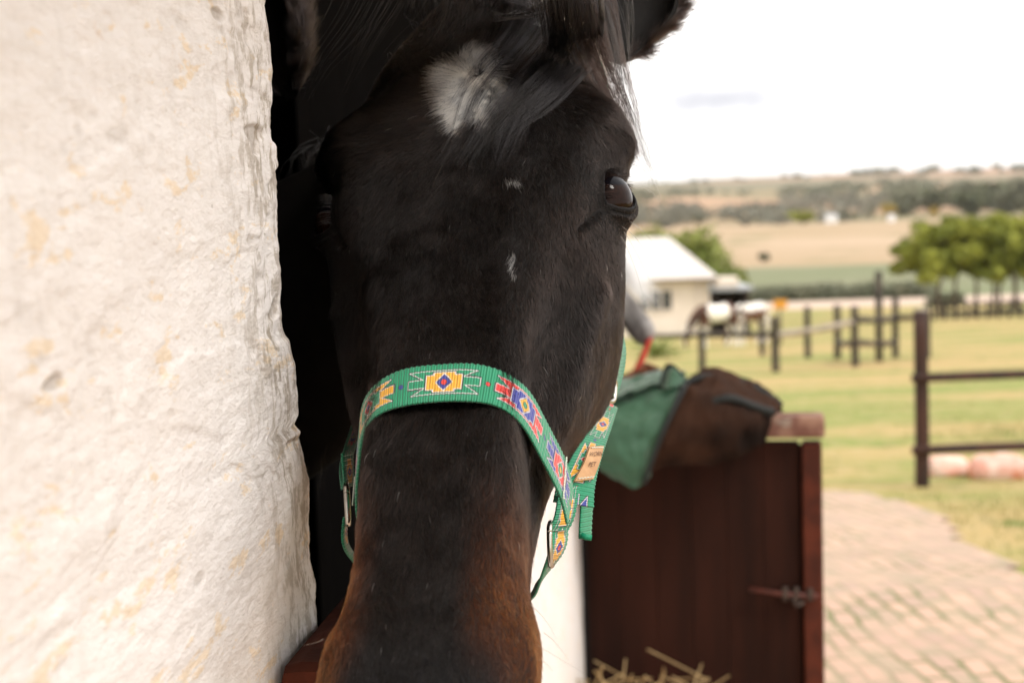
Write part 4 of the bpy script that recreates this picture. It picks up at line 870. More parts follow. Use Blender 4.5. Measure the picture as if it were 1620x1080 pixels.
def land():
    t = m_gr.node_tree; N = t.nodes; K = t.links.new; b = N['Principled BSDF']; b.inputs['Roughness'].default_value = .95; b.inputs['Specular IOR Level'].default_value = .1
    c = N.new('ShaderNodeTexCoord'); sx = N.new('ShaderNodeSeparateXYZ'); K(c.outputs['Object'], sx.inputs[0])
    def noise(sc, det=5, st=(1, 1, 1)):
        p = N.new('ShaderNodeMapping'); p.inputs['Scale'].default_value = st; K(c.outputs['Object'], p.inputs[0])
        q = N.new('ShaderNodeTexNoise'); q.inputs['Scale'].default_value = sc; q.inputs['Detail'].default_value = det; K(p.outputs[0], q.inputs['Vector']); return q.outputs['Fac']
    def ramp(s, a, bb, inp=None):
        r = N.new('ShaderNodeMapRange'); r.interpolation_type = 'SMOOTHSTEP'; r.inputs[1].default_value = a; r.inputs[2].default_value = bb; K(s, r.inputs[0]); return r.outputs[0]
    def mix(f, a, bb):
        x = N.new('ShaderNodeMix'); x.data_type = 'RGBA'; K(f, x.inputs[0])
        for i, v in ((6, a), (7, bb)):
            if isinstance(v, tuple): x.inputs[i].default_value = (*v, 1)
            else: K(v, x.inputs[i])
        return x.outputs[2]
    def M(op, a, bb):
        x = N.new('ShaderNodeMath'); x.operation = op
        for i, v in ((0, a), (1, bb)):
            if isinstance(v, (int, float)): x.inputs[i].default_value = v
            else: K(v, x.inputs[i])
        return x.outputs[0]
    Yw = M('ADD', sx.outputs[1], M('MULTIPLY', M('SUBTRACT', noise(.15, 3), .5), 3.0))
    lawn = mix(ramp(noise(.5, 4, (.35, 1, 1)), .42, .60), (.39, .285, .125), (.205, .235, .065)); lawn = mix(ramp(noise(7, 5), .45, .75), lawn, (.40, .31, .155))
    lawn = mix(ramp(noise(2.2, 3), .60, .72), lawn, (.12, .17, .04))
    Yf = M('ADD', sx.outputs[1], M('MULTIPLY', M('SUBTRACT', noise(.02, 3), .5), 30.0))
    road = (.52, .40, .32); crop = mix(ramp(noise(.12, 4, (.3, 1, 1)), .3, .7), (.17, .185, .10), (.205, .205, .125))
    dry = mix(ramp(noise(.02, 5, (.5, 1, 1)), .35, .65), (.34, .25, .15), (.42, .31, .21)); dry = mix(ramp(noise(.05, 4), .60, .72), dry, (.20, .19, .09))
    hill = mix(ramp(noise(.006, 5, (.35, 1, 1)), .42, .58), (.40, .255, .165), (.20, .18, .10))
    hill2 = mix(ramp(noise(.0022, 5, (.3, 1, 1)), .40, .52), (.42, .26, .18), (.19, .17, .11))
    o = mix(ramp(Yw, 100, 104), lawn, road); o = mix(ramp(Yw, 116, 118), o, crop); o = mix(ramp(Yf, 185, 190), o, dry); o = mix(ramp(Yf, 400, 470), o, hill); o = mix(ramp(sx.outputs[1], 1100, 1500), o, hill2)
    K(o, b.inputs['Base Color'])
    bb = N.new('ShaderNodeBump'); bb.inputs['Strength'].default_value = .5; bb.inputs['Distance'].default_value = .03; K(noise(18, 4), bb.inputs['Height']); K(bb.outputs[0], b.inputs['Normal'])
land()
tag(mesh('ground', np.stack([XX, YY, ZZg], -1).reshape(-1, 3), grid_faces(*XX.shape), m_gr), kind='structure')
# paved yard
edge_px = [(1300, 776), (1370, 780), (1430, 792), (1480, 806), (1516, 832), (1540, 862), (1590, 878), (1640, 915), (1760, 960), (2100, 1020)]
ep = [ground_at(x, y) for x, y in edge_px]; poly = [(-.6, -4.0)]+[(-.2, 8.6)]+[(float(ep[0][0])-.9, float(ep[0][1])+.4)]+[(float(p[0]), float(p[1])) for p in ep]+[(9.0, 3.6), (9.0, -4.0)]
gx = np.arange(-.6, 9.0, .08); gy = np.arange(-4, 11, .08); PX, PY = np.meshgrid(gx, gy); jit = .07*fbm(np.stack([PX*3, PY*3, 0*PX], -1), 3)
ins = inpoly(PX+jit, PY+jit, poly); PZ = gz(PX, PY)+.012+.004*fbm(np.stack([PX*5, PY*5, 0*PX], -1), 2)
Fg = grid_faces(*PX.shape); keep = ins.ravel()[Fg].all(1); used = np.unique(Fg[keep]); remap = -np.ones(PX.size, int); remap[used] = np.arange(len(used))
m_pave = bpy.data.materials.new('brick_paving'); m_pave.use_nodes = True
def pave():
    t = m_pave.node_tree; N = t.nodes; K = t.links.new; b = N['Principled BSDF']; b.inputs['Roughness'].default_value = .85
    c = N.new('ShaderNodeTexCoord'); p = N.new('ShaderNodeMapping'); p.inputs['Rotation'].default_value = (0, 0, rad(86)); K(c.outputs['Object'], p.inputs[0])
    n0 = N.new('ShaderNodeTexNoise'); n0.inputs['Scale'].default_value = 1.6; n0.inputs['Detail'].default_value = 2; K(p.outputs[0], n0.inputs['Vector'])
    mv = N.new('ShaderNodeMix'); mv.data_type = 'RGBA'; mv.blend_type = 'LINEAR_LIGHT'; mv.inputs[0].default_value = .075; K(p.outputs[0], mv.inputs[6]); K(n0.outputs['Color'], mv.inputs[7])
    br_ = N.new('ShaderNodeTexBrick'); br_.inputs['Scale'].default_value = 1; br_.inputs['Brick Width'].default_value = .17; br_.inputs['Row Height'].default_value = .085; br_.inputs['Mortar Size'].default_value = .011; br_.inputs['Mortar Smooth'].default_value = .4
    br_.inputs['Color1'].default_value = (.54, .35, .255, 1); br_.inputs['Color2'].default_value = (.42, .285, .215, 1); K(mv.outputs[2], br_.inputs['Vector'])
    n1 = N.new('ShaderNodeTexNoise'); n1.inputs['Scale'].default_value = 2.4; n1.inputs['Detail'].default_value = 4; K(c.outputs['Object'], n1.inputs['Vector'])
    r1 = N.new('ShaderNodeMapRange'); r1.inputs[1].default_value = .44; r1.inputs[2].default_value = .60; K(n1.outputs['Fac'], r1.inputs[0])
    gm = N.new('ShaderNodeMix'); gm.data_type = 'RGBA'; gm.inputs[6].default_value = (.42, .31, .21, 1); gm.inputs[7].default_value = (.155, .165, .055, 1); K(r1.outputs[0], gm.inputs[0]); K(gm.outputs[2], br_.inputs['Mortar'])
    n2 = N.new('ShaderNodeTexNoise'); n2.inputs['Scale'].default_value = 7; n2.inputs['Detail'].default_value = 5; K(c.outputs['Object'], n2.inputs['Vector'])
    r2 = N.new('ShaderNodeMapRange'); r2.inputs[1].default_value = .46; r2.inputs[2].default_value = .66; r2.inputs[4].default_value = .5; K(n2.outputs['Fac'], r2.inputs[0])
    mx = N.new('ShaderNodeMix'); mx.data_type = 'RGBA'; K(br_.outputs['Color'], mx.inputs[6]); mx.inputs[7].default_value = (.30, .27, .17, 1); K(r2.outputs[0], mx.inputs[0]); K(mx.outputs[2], b.inputs['Base Color'])
    bb = N.new('ShaderNodeBump'); bb.inputs['Strength'].default_value = .8; bb.inputs['Distance'].default_value = .012; bb.invert = True; K(br_.outputs['Fac'], bb.inputs['Height']); K(bb.outputs[0], b.inputs['Normal'])
pave()
Vp = np.stack([PX, PY, PZ], -1).reshape(-1, 3)[used]; tag(mesh('paving', Vp, remap[Fg[keep]], m_pave), kind='structure')
# grass tufts on the lawn near the paving: countless blades
def blades(name, P, h, col, m, wd=.004):
    n = len(P); a = RNG.uniform(0, 2*np.pi, n); s = np.stack([np.cos(a), np.sin(a), 0*a], -1)*wd; ln = np.stack([RNG.normal(0, .35, n), RNG.normal(0, .35, n), np.ones(n)], -1)*(h*RNG.uniform(.5, 1.3, n))[:, None]
    V = np.stack([P-s, P+s, P+ln], 1).reshape(-1, 3); F = np.arange(3*n).reshape(-1, 3); return mesh(name, V, F, m, smooth=False)
m_gb = mat('grass_blades', (.16, .21, .05), (.36, .30, .12), rough=.8, scale=1.5)
n = 60000; bx = RNG.uniform(1.0, 9.5, n); by = 4+RNG.random(n)**1.4*14; out = ~inpoly(bx, by, poly); kp = out & (RNG.random(n) < np.clip(.35+1.6*fbm(np.stack([bx*.6, by*.6, 0*bx], -1), 3), .03, 1))
bx, by = bx[kp], by[kp]; tag(blades('lawn_grass', np.stack([bx, by, gz(bx, by)], -1), np.full(len(bx), .045), None, m_gb), kind='stuff')

# ---------------- fences
m_post = mat('dark_creosote_post', (.060, .026, .018), (.030, .018, .014), rough=.75, scale=9, stretch=(1, 1, .3), bump=.4, bscale=40, dist=.004)
m_post2 = mat('weathered_dark_pole', (.070, .055, .042), (.035, .028, .022), rough=.85, scale=6, bump=.4, dist=.006)
m_pale = mat('pale_weathered_pole', (.34, .29, .23), (.24, .20, .16), rough=.85, scale=6)
def post(px, yb, yt, r, parent, m, cap=None):
    p = ground_at(px, yb); h = (yb-yt)/FPX*((p-CAM)@cF); mb = MB(); q = np.linspace(0, 1, 9); P = p+np.stack([.006*np.sin(q*4+px), .006*np.cos(q*3+px), -.25+(h+.25)*q], -1)
    mb.tube(P, r*(1-.08*q), 12); mb.build('post', m, parent, True)
    return p, h
def rail(a, b, r, parent, m, name='rail'):
    a = np.asarray(a); b = np.asarray(b); q = np.linspace(0, 1, 16)[:, None]; P = a+(b-a)*q; Ln_ = np.linalg.norm(b-a); P = P+np.stack([0*q[:, 0], 0*q[:, 0], .010*Ln_*.2*np.sin(q[:, 0]*7)-.008*Ln_*np.sin(np.pi*q[:, 0])], -1)
    mb = MB(); mb.tube(P, r*(1+.10*np.sin(q[:, 0]*11)), 10); mb.build(name, m, parent, True)
nf = empty('wooden_fence', ground_at(1458, 770), 'near brown two rail fence whose thick end post stands by the paving edge', 'fence')
p, h = post(1458, 770, 491, .052, nf, m_post); z1 = h*(770-595)/(770-491.); z2 = h*(770-709)/(770-491.)
cp = MB(); cp.tube([p+np.array([0, 0, h-.0]), p+np.array([0, 0, h+.012])], .050, 12); cp.build('post_top', m_pale, nf, True)
dirx = norm([1.0, .02, 0]); 
for z_ in (z1, z2): rail(p+np.array([-.075, -.05, z_]), p+dirx*2.9+np.array([0, -.05, z_+.045]), .030, nf, m_post)
p2_ = p+dirx*2.8; mb = MB(); g2 = float(gz(p2_[0], p2_[1])); mb.tube([(p2_[0], p2_[1], g2-.2), (p2_[0], p2_[1], g2+h)], .052, 12); mb.build('post', m_post, nf, True)
pf = empty('paddock_fence', ground_at(1227, 588), 'weathered pole fence crossing the paddock in front of the patched horses', 'fence')
P_ = {}
for i, (x, yb, yt, r) in enumerate([(1111, 590, 521, .075), (1227, 588, 500, .085), (1353, 580, 484, .085)]): P_[i] = post(x, yb, yt, r, pf, m_post2)
up = lambda k, f: P_[k][0]+np.array([0, 0, P_[k][1]*f])
rail(up(0, .88)+np.array([-1.3, .2, 0]), up(0, .88), .05, pf, m_post2); rail(up(0, .88), up(1, .68), .06, pf, m_post2); rail(up(1, .66), up(2, .74), .065, pf, m_pale)
sf = empty('paddock_fence', ground_at(1325, 570), 'dark pole fence of tall posts behind the paddock, right of the orange sign', 'fence')
Q_ = {}
for i, (x, yb, yt, r) in enumerate([(1206, 562, 505, .08), (1278, 566, 484, .085), (1325, 568, 482, .09), (1417, 566, 470, .085), (1467, 566, 484, .085)]): Q_[i] = post(x, yb, yt, r, sf, m_post2)
uq = lambda k, f: Q_[k][0]+np.array([0, 0, Q_[k][1]*f])
rail(uq(2, .30), up(2, .42), .07, sf, m_post2); rail(up(2, .40), uq(3, .26), .07, sf, m_post2); rail(up(2, .78), uq(3, .66), .075, sf, m_post2); rail(uq(3, .66), uq(4, .8), .07, sf, m_post2); rail(uq(0, .55), uq(1, .5), .06, sf, m_post2)
pp = ground_at(1391, 572); mb = MB(); mb.tube([pp-np.array([0, 0, .3]), pp+np.array([0, 0, (572-428)/FPX*pp[1]])], .085, 10); tag(mb.build('utility_pole', m_post2, None, True), 'tall thin grey pole standing among the paddock fence posts', 'pole')
ff = empty('far_fence', ground_at(1560, 503), 'far dark post and rail fence running under the spreading green tree', 'fence')
lastp = None
for i, x in enumerate(range(1478, 1660, 17)):
    p, h = post(x, 506-(x-1478)*.035, 478-(x-1478)*.03, .09, ff, m_post2)
    if lastp is not None: rail(lastp+np.array([0, 0, h*.85]), p+np.array([0, 0, h*.85]), .07, ff, m_post2); rail(lastp+np.array([0, 0, h*.4]), p+np.array([0, 0, h*.4]), .07, ff, m_post2)
    lastp = p
# sign
sp = ground_at(1235, 545); k = ((sp-CAM)@cF); sg_ = empty('sign', sp, 'small plain orange board on a post beside the patched horses', 'sign')
mb = MB(); zc = (545-481)/FPX*k; mb.tube([sp-np.array([0, 0, .2]), sp+np.array([0, .03, zc])], .035, 8); mb.build('post', m_post2, sg_, True)
mb = MB(); mb.box(sp+np.array([0, -.03, zc]), (.44, .03, .30), None, .01); mb.build('board', mat('orange_board', (.66, .30, .04), (.55, .24, .03), rough=.5, scale=4), sg_)
# feed sacks
m_sack = mat('pink_woven_sack', (.62, .30, .22), (.74, .55, .46), rough=.7, scale=9, bump=.4, bscale=60, dist=.006, c3=(.60, .20, .09), s3=5, lo3=.58, hi3=.66)
def sack(px, py, L_, wd, ht, ang, label):
    p = ground_at(px, py); n1, n2 = 30, 40; th = np.linspace(-1, 1, n1)[:, None]; ph = np.linspace(0, 2*np.pi, n2, endpoint=False)[None]
    e = np.sqrt(np.maximum(1-np.abs(th)**4, 0.0)); x = th*L_+0*ph; y = e*np.cos(ph)*wd; z = e*np.sin(ph)*ht; z = np.maximum(z, -ht*.45)
    q = np.stack([x, y, z], -1); q = q*(1+.22*fbm(q*6+px, 3)[..., None]); c, s = math.cos(ang), math.sin(ang)
    V = np.stack([q[..., 0]*c-q[..., 1]*s, q[..., 0]*s+q[..., 1]*c, q[..., 2]+ht*.45], -1)+p
    o = mesh('sack', V.reshape(-1, 3), grid_faces(n1, n2, True), m_sack); tag(o, label, 'sack'); return o
sack(1497, 752, .165, .14, .105, .15, 'pale pink sack lying on the grass just right of the thick fence post')
sack(1582, 756, .22, .15, .12, -.12, 'orange and pink sack lying further right on the grass under the lower rail')

# ---------------- house
hd = 62.0; m_hw = mat('cream_house_wall', (.72, .63, .54), (.66, .57, .48), rough=.85, scale=1.5); m_hr = mat('pale_roof_sheet', (.60, .55, .50), (.54, .49, .45), rough=.5, scale=1)
hx = lambda px: (px-810)/FPX*hd; hz_ = lambda py, px=1100: 1.65-(py-(302-(px-810)*math.tan(ROLL)))/FPX*hd
HOUSE = empty('house', (4.5, hd+3, hz_(525)), 'cream single storey house with a pale hipped roof behind the patched horses', 'house')
zb_, ze, zr = hz_(532), hz_(437, 1130), hz_(388, 1070); xr, xl = hx(1124), -3.5
mb = MB(); mb.box(((xr+xl)/2, hd+3.5, (zb_-1.2+ze)/2), (xr-xl, 7, ze-zb_+1.2)); mb.build('wall', m_hw, HOUSE)
def poly3(name, pts, faces, m, parent): return mesh(name, np.array(pts, float), faces, m, parent, smooth=False)
o_ = .38; y0, y1, ym = hd-o_, hd+7+o_, hd+3.5; xa, xb = xl-o_, xr+o_; rx = hx(1070)
poly3('roof', [(xa, y0, ze), (xb, y0, ze), (xb, y1, ze), (xa, y1, ze), (xa+2.0, ym, zr+.25), (rx+.2, ym, zr+.25), (xa, y0, ze-.12), (xb, y0, ze-.12), (xb, y1, ze-.12), (xa, y1, ze-.12)],
      [(0, 1, 5, 4), (1, 2, 5), (2, 3, 4, 5), (3, 0, 4), (0, 6, 7, 1), (1, 7, 8, 2), (2, 8, 9, 3), (3, 9, 6, 0), (9, 8, 7, 6)], m_hr, HOUSE)
mb = MB(); mb.box(((xa+xb)/2, y0-.05, ze-.10), (xb-xa, .10, .12)); mb.build('gutter', mat('brown_gutter', (.20, .15, .11), rough=.6), HOUSE)
m_glass = mat('dark_window_glass', (.02, .025, .025), (.07, .07, .065), rough=.35, scale=3, stretch=(3, 1, .3), spec=.2)
wx0, wx1, wz0, wz1 = hx(1014), hx(1065), hz_(490, 1040), hz_(460, 1040)
mb = MB(); cx, cz = (wx0+wx1)/2, (wz0+wz1)/2; mb.box((cx, hd-.02, cz), (wx1-wx0, .06, wz1-wz0)); win = mb.build('window', m_glass, HOUSE)
mb = MB()
for x_, z_, a_, b_2 in ((cx, wz1+.04, wx1-wx0+.16, .08), (cx, wz0-.04, wx1-wx0+.16, .08), (wx0-.04, cz, .08, wz1-wz0), (wx1+.04, cz, .08, wz1-wz0), (wx0+.35*(wx1-wx0), cz, .06, wz1-wz0), (wx0+.68*(wx1-wx0), cz, .06, wz1-wz0)): mb.box((x_, hd-.065, z_), (a_, .03, b_2))
mb.build('frame', m_hw, win)
mb = MB(); mb.box((hx(1108), hd-.06, (zb_+ze)/2), (.10, .10, ze-zb_-.1)); mb.box((xr-.02, hd-.06, (zb_+ze)/2), (.10, .10, ze-zb_-.1)); mb.build('downpipe', m_hw, HOUSE, True)
mb = MB(); mb.box((hx(1062), hd-1.4, zb_-.15), (hx(1098)-hx(1020), 1.6, .75), None, .05); mb.build('terrace', m_hw, HOUSE)
SH = empty('shed', (hx(1160), hd+2, hz_(520)), 'low open shed with grey sheet roof attached right of the cream house', 'shed')
mb = MB(); x0, x1 = hx(1128), hx(1190); zt = hz_(457, 1160); mb.box(((x0+x1)/2, hd+1.5, zt), (x1-x0+.3, 3.4, .12)); mb.build('roof', mat('grey_shed_roof', (.36, .37, .38), (.30, .31, .32), rough=.5, scale=2), SH)
mb = MB(); mb.box(((x0+x1)/2-.05, hd+3.0, zt-1.3), (x1-x0-.2, .1, 2.4)); mb.box((x1-.1, hd+1.5, zt-1.3), (.1, 2.9, 2.4)); mb.build('wall', mat('dark_shed_wall', (.06, .045, .04), rough=.9), SH)
for x_ in (x0+.15, x1-.05): mb = MB(); mb.tube([(x_, hd+.1, zt-2.6), (x_, hd+.1, zt-.06)], .05, 8); mb.build('post', m_post2, SH, True)
mb = MB(); mb.box(((x0+.7), hd+.6, zt+.28), (1.1, .8, .45), None, .1); mb.build('water_tank', m_hw, SH)

# ---------------- trees and bushes
def crown(name, blobs, nleaf, size, m, parent=None, label=None, cat=None, kind=None, flat=1.0):
    vol = np.array([b[3]*b[4]*b[5] for b in blobs]); idx = RNG.choice(len(blobs), nleaf, p=(vol**.7)/(vol**.7).sum()); B = np.array(blobs)[idx]
    d = norm(RNG.normal(0, 1, (nleaf, 3))); r = RNG.random((nleaf, 1))**.38; P = B[:, :3]+d*r*B[:, 3:6]*(1+.55*fbm(d*2.5+B[:, :3]*.7, 3))[:, None]
    kp = (vnoise(P*(1.3/max(size*6, .2)))+.5) > .26; P = P[kp]; n = len(P)
    a = norm(RNG.normal(0, 1, (n, 3))); b = norm(np.cross(a, RNG.normal(0, 1, (n, 3)))); s = size*RNG.uniform(.5, 1.3, (n, 1))
    V = np.stack([P-a*s, P+b*s*.6, P+a*s, P-b*s*.6], 1).reshape(-1, 3); F = np.arange(4*n).reshape(-1, 4)
    o = mesh(name, V, F, m, parent, smooth=False)
    if label: tag(o, label, cat, kind=kind)
    return o
def leafmat(name, a, b): return mat(name, a, b, rough=.7, scale=.45, detail=4, lo=.38, hi=.62)
lm_acacia = leafmat('acacia_leaves', (.15, .175, .025), (.30, .31, .045)); lm_yel = leafmat('yellow_green_leaves', (.17, .21, .04), (.26, .28, .07)); lm_olive = leafmat('olive_leaves', (.125, .135, .085), (.18, .175, .11))
lm_dark = leafmat('dark_leaves', (.085, .10, .055), (.14, .145, .075)); lm_gold = leafmat('golden_leaves', (.40, .28, .05), (.30, .24, .07)); lm_grey = leafmat('greygreen_leaves', (.16, .16, .125), (.21, .20, .15))
m_bark = mat('bark', (.16, .105, .075), (.09, .06, .045), rough=.9, scale=4, bump=.5)
def limb(mb, pts, r0, r1, n=8, k=12): mb.tube(resamp(pts, k), np.linspace(r0, r1, k), n)
def acacia(px, pyb, top_py, half_px, lab, dd=None):
    p = ground_at(px, pyb) if dd is None else dd; d = p[1]; h = (pyb-top_py)/FPX*d; hw = half_px/FPX*d
    T = empty('spreading_tree', p, lab, 'tree'); mb = MB(); h = h*1.04; bl_ = []
    for i in range(5):
        a = -1.1+.55*i; tx = hw*.75*math.sin(a); limb(mb, [p+np.array([.9*(i-2), .4*(i % 3), -.3]), p+np.array([.9*(i-2)+tx*.12, .3*(i % 2), h*.28]), p+np.array([tx*.7, 1.0*((i % 3)-1), h*.58]), p+np.array([tx*1.05, 1.8*((i % 3)-1), h*.80])], .12, .04)
    mb.build('trunk', m_bark, T, True)
    bl_.append((p[0], p[1], p[2]+h*.80, hw*.92, hw*.6, h*.10))
    for i in range(150):
        u = RNG.uniform(-1, 1); v = RNG.uniform(-1, 1); zt_ = h*(.94-.20*abs(u)**3-.04*abs(v)); bl_.append((p[0]+u*hw, p[1]+v*hw*.8, p[2]+zt_-RNG.uniform(0, .52)*h*(1-.40*abs(u)), hw*RNG.uniform(.09, .16), hw*.17, h*RNG.uniform(.05, .085)))
    for i in range(50): bl_.append((p[0]+RNG.uniform(-.7, .8)*hw, p[1]+RNG.uniform(-1, 1)*hw*.6, p[2]+h*RNG.uniform(.38, .62), hw*.10, hw*.12, h*.06))
    crown('crown', bl_, 46000, .14, lm_acacia, T)
acacia(1545, 500, 340, 110, 'broad flat topped green tree on the right, its left edge over the pale track')
acacia(1640, 494, 338, 110, 'second flat topped green tree cut by the right frame edge', ground_at(1640, 494))
def bush(px, pyb, pyt, half_px, d, m, name, lab, cat='bush', n=2500, leaf=None, trunk=True, blobs=9):
    g = np.array([(px-810)/FPX*d, d, 0.0]); g[2] = float(gz(g[0], g[1])); 
    zt_ = W(px, pyt, d)[2]; zb2 = min(g[2], W(px, pyb, d)[2]+5); h = max(zt_-g[2], .6); hw = half_px/FPX*d
    T = empty(name, g, lab, cat)
    bl_ = [(g[0]+RNG.uniform(-.75, .75)*hw, g[1]+RNG.uniform(-.6, .6)*hw, g[2]+h*RNG.uniform(.38, .78), hw*.42, hw*.42, h*.24) for _ in range(blobs)]+[(g[0], g[1], g[2]+h*.5, hw*.6, hw*.6, h*.42)]
    mb = MB(); limb(mb, [g-np.array([0, 0, .3]), g+np.array([.05*hw, 0, h*.3]), g+np.array([-.1*hw, 0, h*.6])], max(.05, hw*.07), .03); limb(mb, [g+np.array([0, 0, h*.15]), g+np.array([.35*hw, .1, h*.5]), g+np.array([.5*hw, .1, h*.7])], max(.04, hw*.05), .02)
    mb.build('trunk', m_bark, T, True); crown('crown', bl_, n, leaf or max(.10, hw*.07), m, T); return T
bush(1045, 500, 352, 85, 82, lm_yel, 'leafy_tree', 'bright yellow green tree rising behind the house roof', 'tree', 7000)
bush(1146, 500, 380, 42, 76, lm_yel, 'leafy_tree', 'yellow green tree filling the gap right of the house roof', 'tree', 5000)
bush(1178, 480, 425, 14, 78, lm_olive, 'shrub', 'small olive shrub above the grey shed roof')
bush(1213, 424, 399, 9, 205, lm_dark, 'small_tree', 'small dark tree alone in the dry field above the crop', 'tree')
bush(1276, 366, 332, 25, 420, lm_acacia, 'round_bush', 'round green bush left of the white building in the valley')
bush(1240, 372, 345, 12, 410, lm_grey, 'small_tree', 'grey green tree left of the round valley bush', 'tree', 900)
bush(1345, 362, 334, 18, 460, lm_dark, 'dark_bush', 'dark bush right of the white valley building')
bush(1412, 350, 318, 15, 430, lm_gold, 'golden_tree', 'golden yellow tree above the far right white building', 'tree')
bush(1483, 350, 322, 9, 400, lm_gold, 'golden_tree', 'narrow golden tree showing just above the flat topped tree', 'tree')
bush(1185, 366, 340, 17, 430, lm_grey, 'grey_bush', 'grey green bush in the valley above the dry field')
bush(1112, 352, 336, 12, 480, lm_olive, 'olive_bush', 'olive bush left of the valley field')
bush(1060, 372, 348, 20, 430, lm_grey, 'grey_bush', 'grey green bush above the bright tree behind the house')
bush(1382, 372, 322, 10, 440, lm_olive, 'slender_tree', 'slender olive tree between the two white valley buildings', 'tree', 1500)
TL = ['leftmost tall dark tree of the skyline row, above the golden tree', 'second tall olive tree from the left in the skyline row', 'third tall dark tree from the left in the skyline row', 'fourth tall olive tree from the left in the skyline row',
      'tall dark tree of the skyline row above the right half of the flat topped tree', 'last olive tree of the skyline row, cut by the right frame edge', 'shorter olive tree in front of the left end of the skyline row', 'shorter dark tree in front of the middle of the skyline row', 'shorter olive tree in front of the right end of the skyline row']
for i, (px, yt, hp, d) in enumerate([(1440, 305, 26, 520), (1480, 300, 28, 540), (1520, 292, 30, 560), (1562, 287, 30, 580), (1605, 284, 34, 600), (1650, 282, 34, 620), (1425, 320, 18, 500), (1540, 305, 30, 480), (1600, 302, 34, 480)]):
    t_ = bush(px, 345, yt, hp, d, lm_dark if i % 2 else lm_olive, 'tall_tree', TL[i], 'tree', 2600, 1.5); t_['group'] = 'tall trees on the right skyline'
bush(1500, 505, 462, 30, 92, lm_olive, 'undergrowth', 'brownish undergrowth below the left half of the flat topped tree', 'shrub', 3500)
bush(1095, 500, 366, 44, 90, lm_yel, 'leafy_tree', 'paler yellow green tree just above the right end of the house ridge', 'tree', 5000)
# far woods as masses
def woods(name, bands, m, leaf, label=None):
    bl_ = []
    for (x0, x1, d0, d1, n, s) in bands:
        for _ in range(n):
            d = RNG.uniform(d0, d1); px = RNG.uniform(x0, x1); X = (px-810)/FPX*d; q = RNG.uniform(.6, 1.5)*s; bl_.append((X, d, float(gz(X, d))+q*.45, q*1.25, q*1.0, q*.62))
    o = crown(name, bl_, len(bl_)*70, leaf, m); tag(o, kind='stuff'); return o
woods('valley_woods', [(1000, 1100, 470, 760, 26, 4), (1190, 1400, 430, 620, 34, 3.4), (1230, 1420, 620, 900, 34, 4.2), (1100, 1180, 520, 800, 8, 3.5)], lm_grey, 1.0)
woods('hillside_woods', [(1240, 1480, 900, 1300, 32, 5.5), (980, 1080, 800, 1300, 22, 5), (1080, 1230, 1000, 1200, 6, 4), (1400, 1700, 600, 1000, 44, 6)], lm_olive, 1.6)
woods('skyline_trees', [(960, 1190, 1900, 2100, 12, 4), (1240, 1320, 1950, 2080, 5, 5), (1330, 1420, 1900, 2060, 8, 6), (1420, 1700, 1700, 2050, 18, 6)], lm_dark, 2.4)
woods('field_hedge', [(1185, 1470, 118.5, 123, 260, .85)], lm_olive, .16)
# white farm buildings
for px, py, w_, h_, d, lab in ((1320, 354, 3.4, 2.2, 430, 'tiny white farm building in the valley beside the round green bush'), (1415, 352, 2.0, 1.9, 415, 'tiny white farm hut below the golden tree on the right'), (1010, 292, 40, 5, 1850, 'long pale roofed farm sheds on the far left skyline')):
    X = (px-810)/FPX*d; z = W(px, py, d)[2]; z = float(gz(X, d)) if d > 1000 else z
    B2 = empty('farm_building', (X, d, z), lab, 'building'); mb = MB(); mb.box((X, d, z-1+h_/2), (w_, w_*.6, h_+2)); mb.build('wall', mat('far_white_wall', (.75, .74, .72), rough=.8), B2)
    poly3('roof', [(X-w_*.55, d-w_*.33, z+h_), (X+w_*.55, d-w_*.33, z+h_), (X+w_*.55, d+w_*.33, z+h_), (X-w_*.55, d+w_*.33, z+h_), (X-w_*.5, d, z+h_*1.35), (X+w_*.5, d, z+h_*1.35)], [(0, 1, 5, 4), (2, 3, 4, 5), (1, 2, 5), (3, 0, 4), (0, 3, 2, 1)], mat('far_grey_roof', (.45, .45, .46), rough=.6), B2)
# palm like shrub in front of the house
cyp = ground_at(1038, 566); cyp = cyp if cyp[1] < 60 else cyp; CY = empty('palm_shrub', cyp, 'low palm like shrub with arching green fronds below the house window', 'shrub')
mb = MB(); kd = cyp[1]; r_ = 62/FPX*kd
for i in range(70):
    a = RNG.uniform(0, 2*np.pi); e = RNG.uniform(.15, 1.3); t_ = np.linspace(0, 1, 7)[:, None]; L_ = r_*RNG.uniform(.7, 1.15); d0 = np.array([math.cos(a)*math.cos(e), math.sin(a)*math.cos(e), math.sin(e)])
    mb.tube(cyp+d0*L_*t_+np.array([0, 0, -1])*L_*.45*t_**2, np.stack([np.full(7, .055)*(1-.8*t_[:, 0]), np.full(7, .012)], -1), 5)
mb.build('fronds', leafmat('frond_green', (.15, .20, .05), (.28, .30, .09)), CY, True)

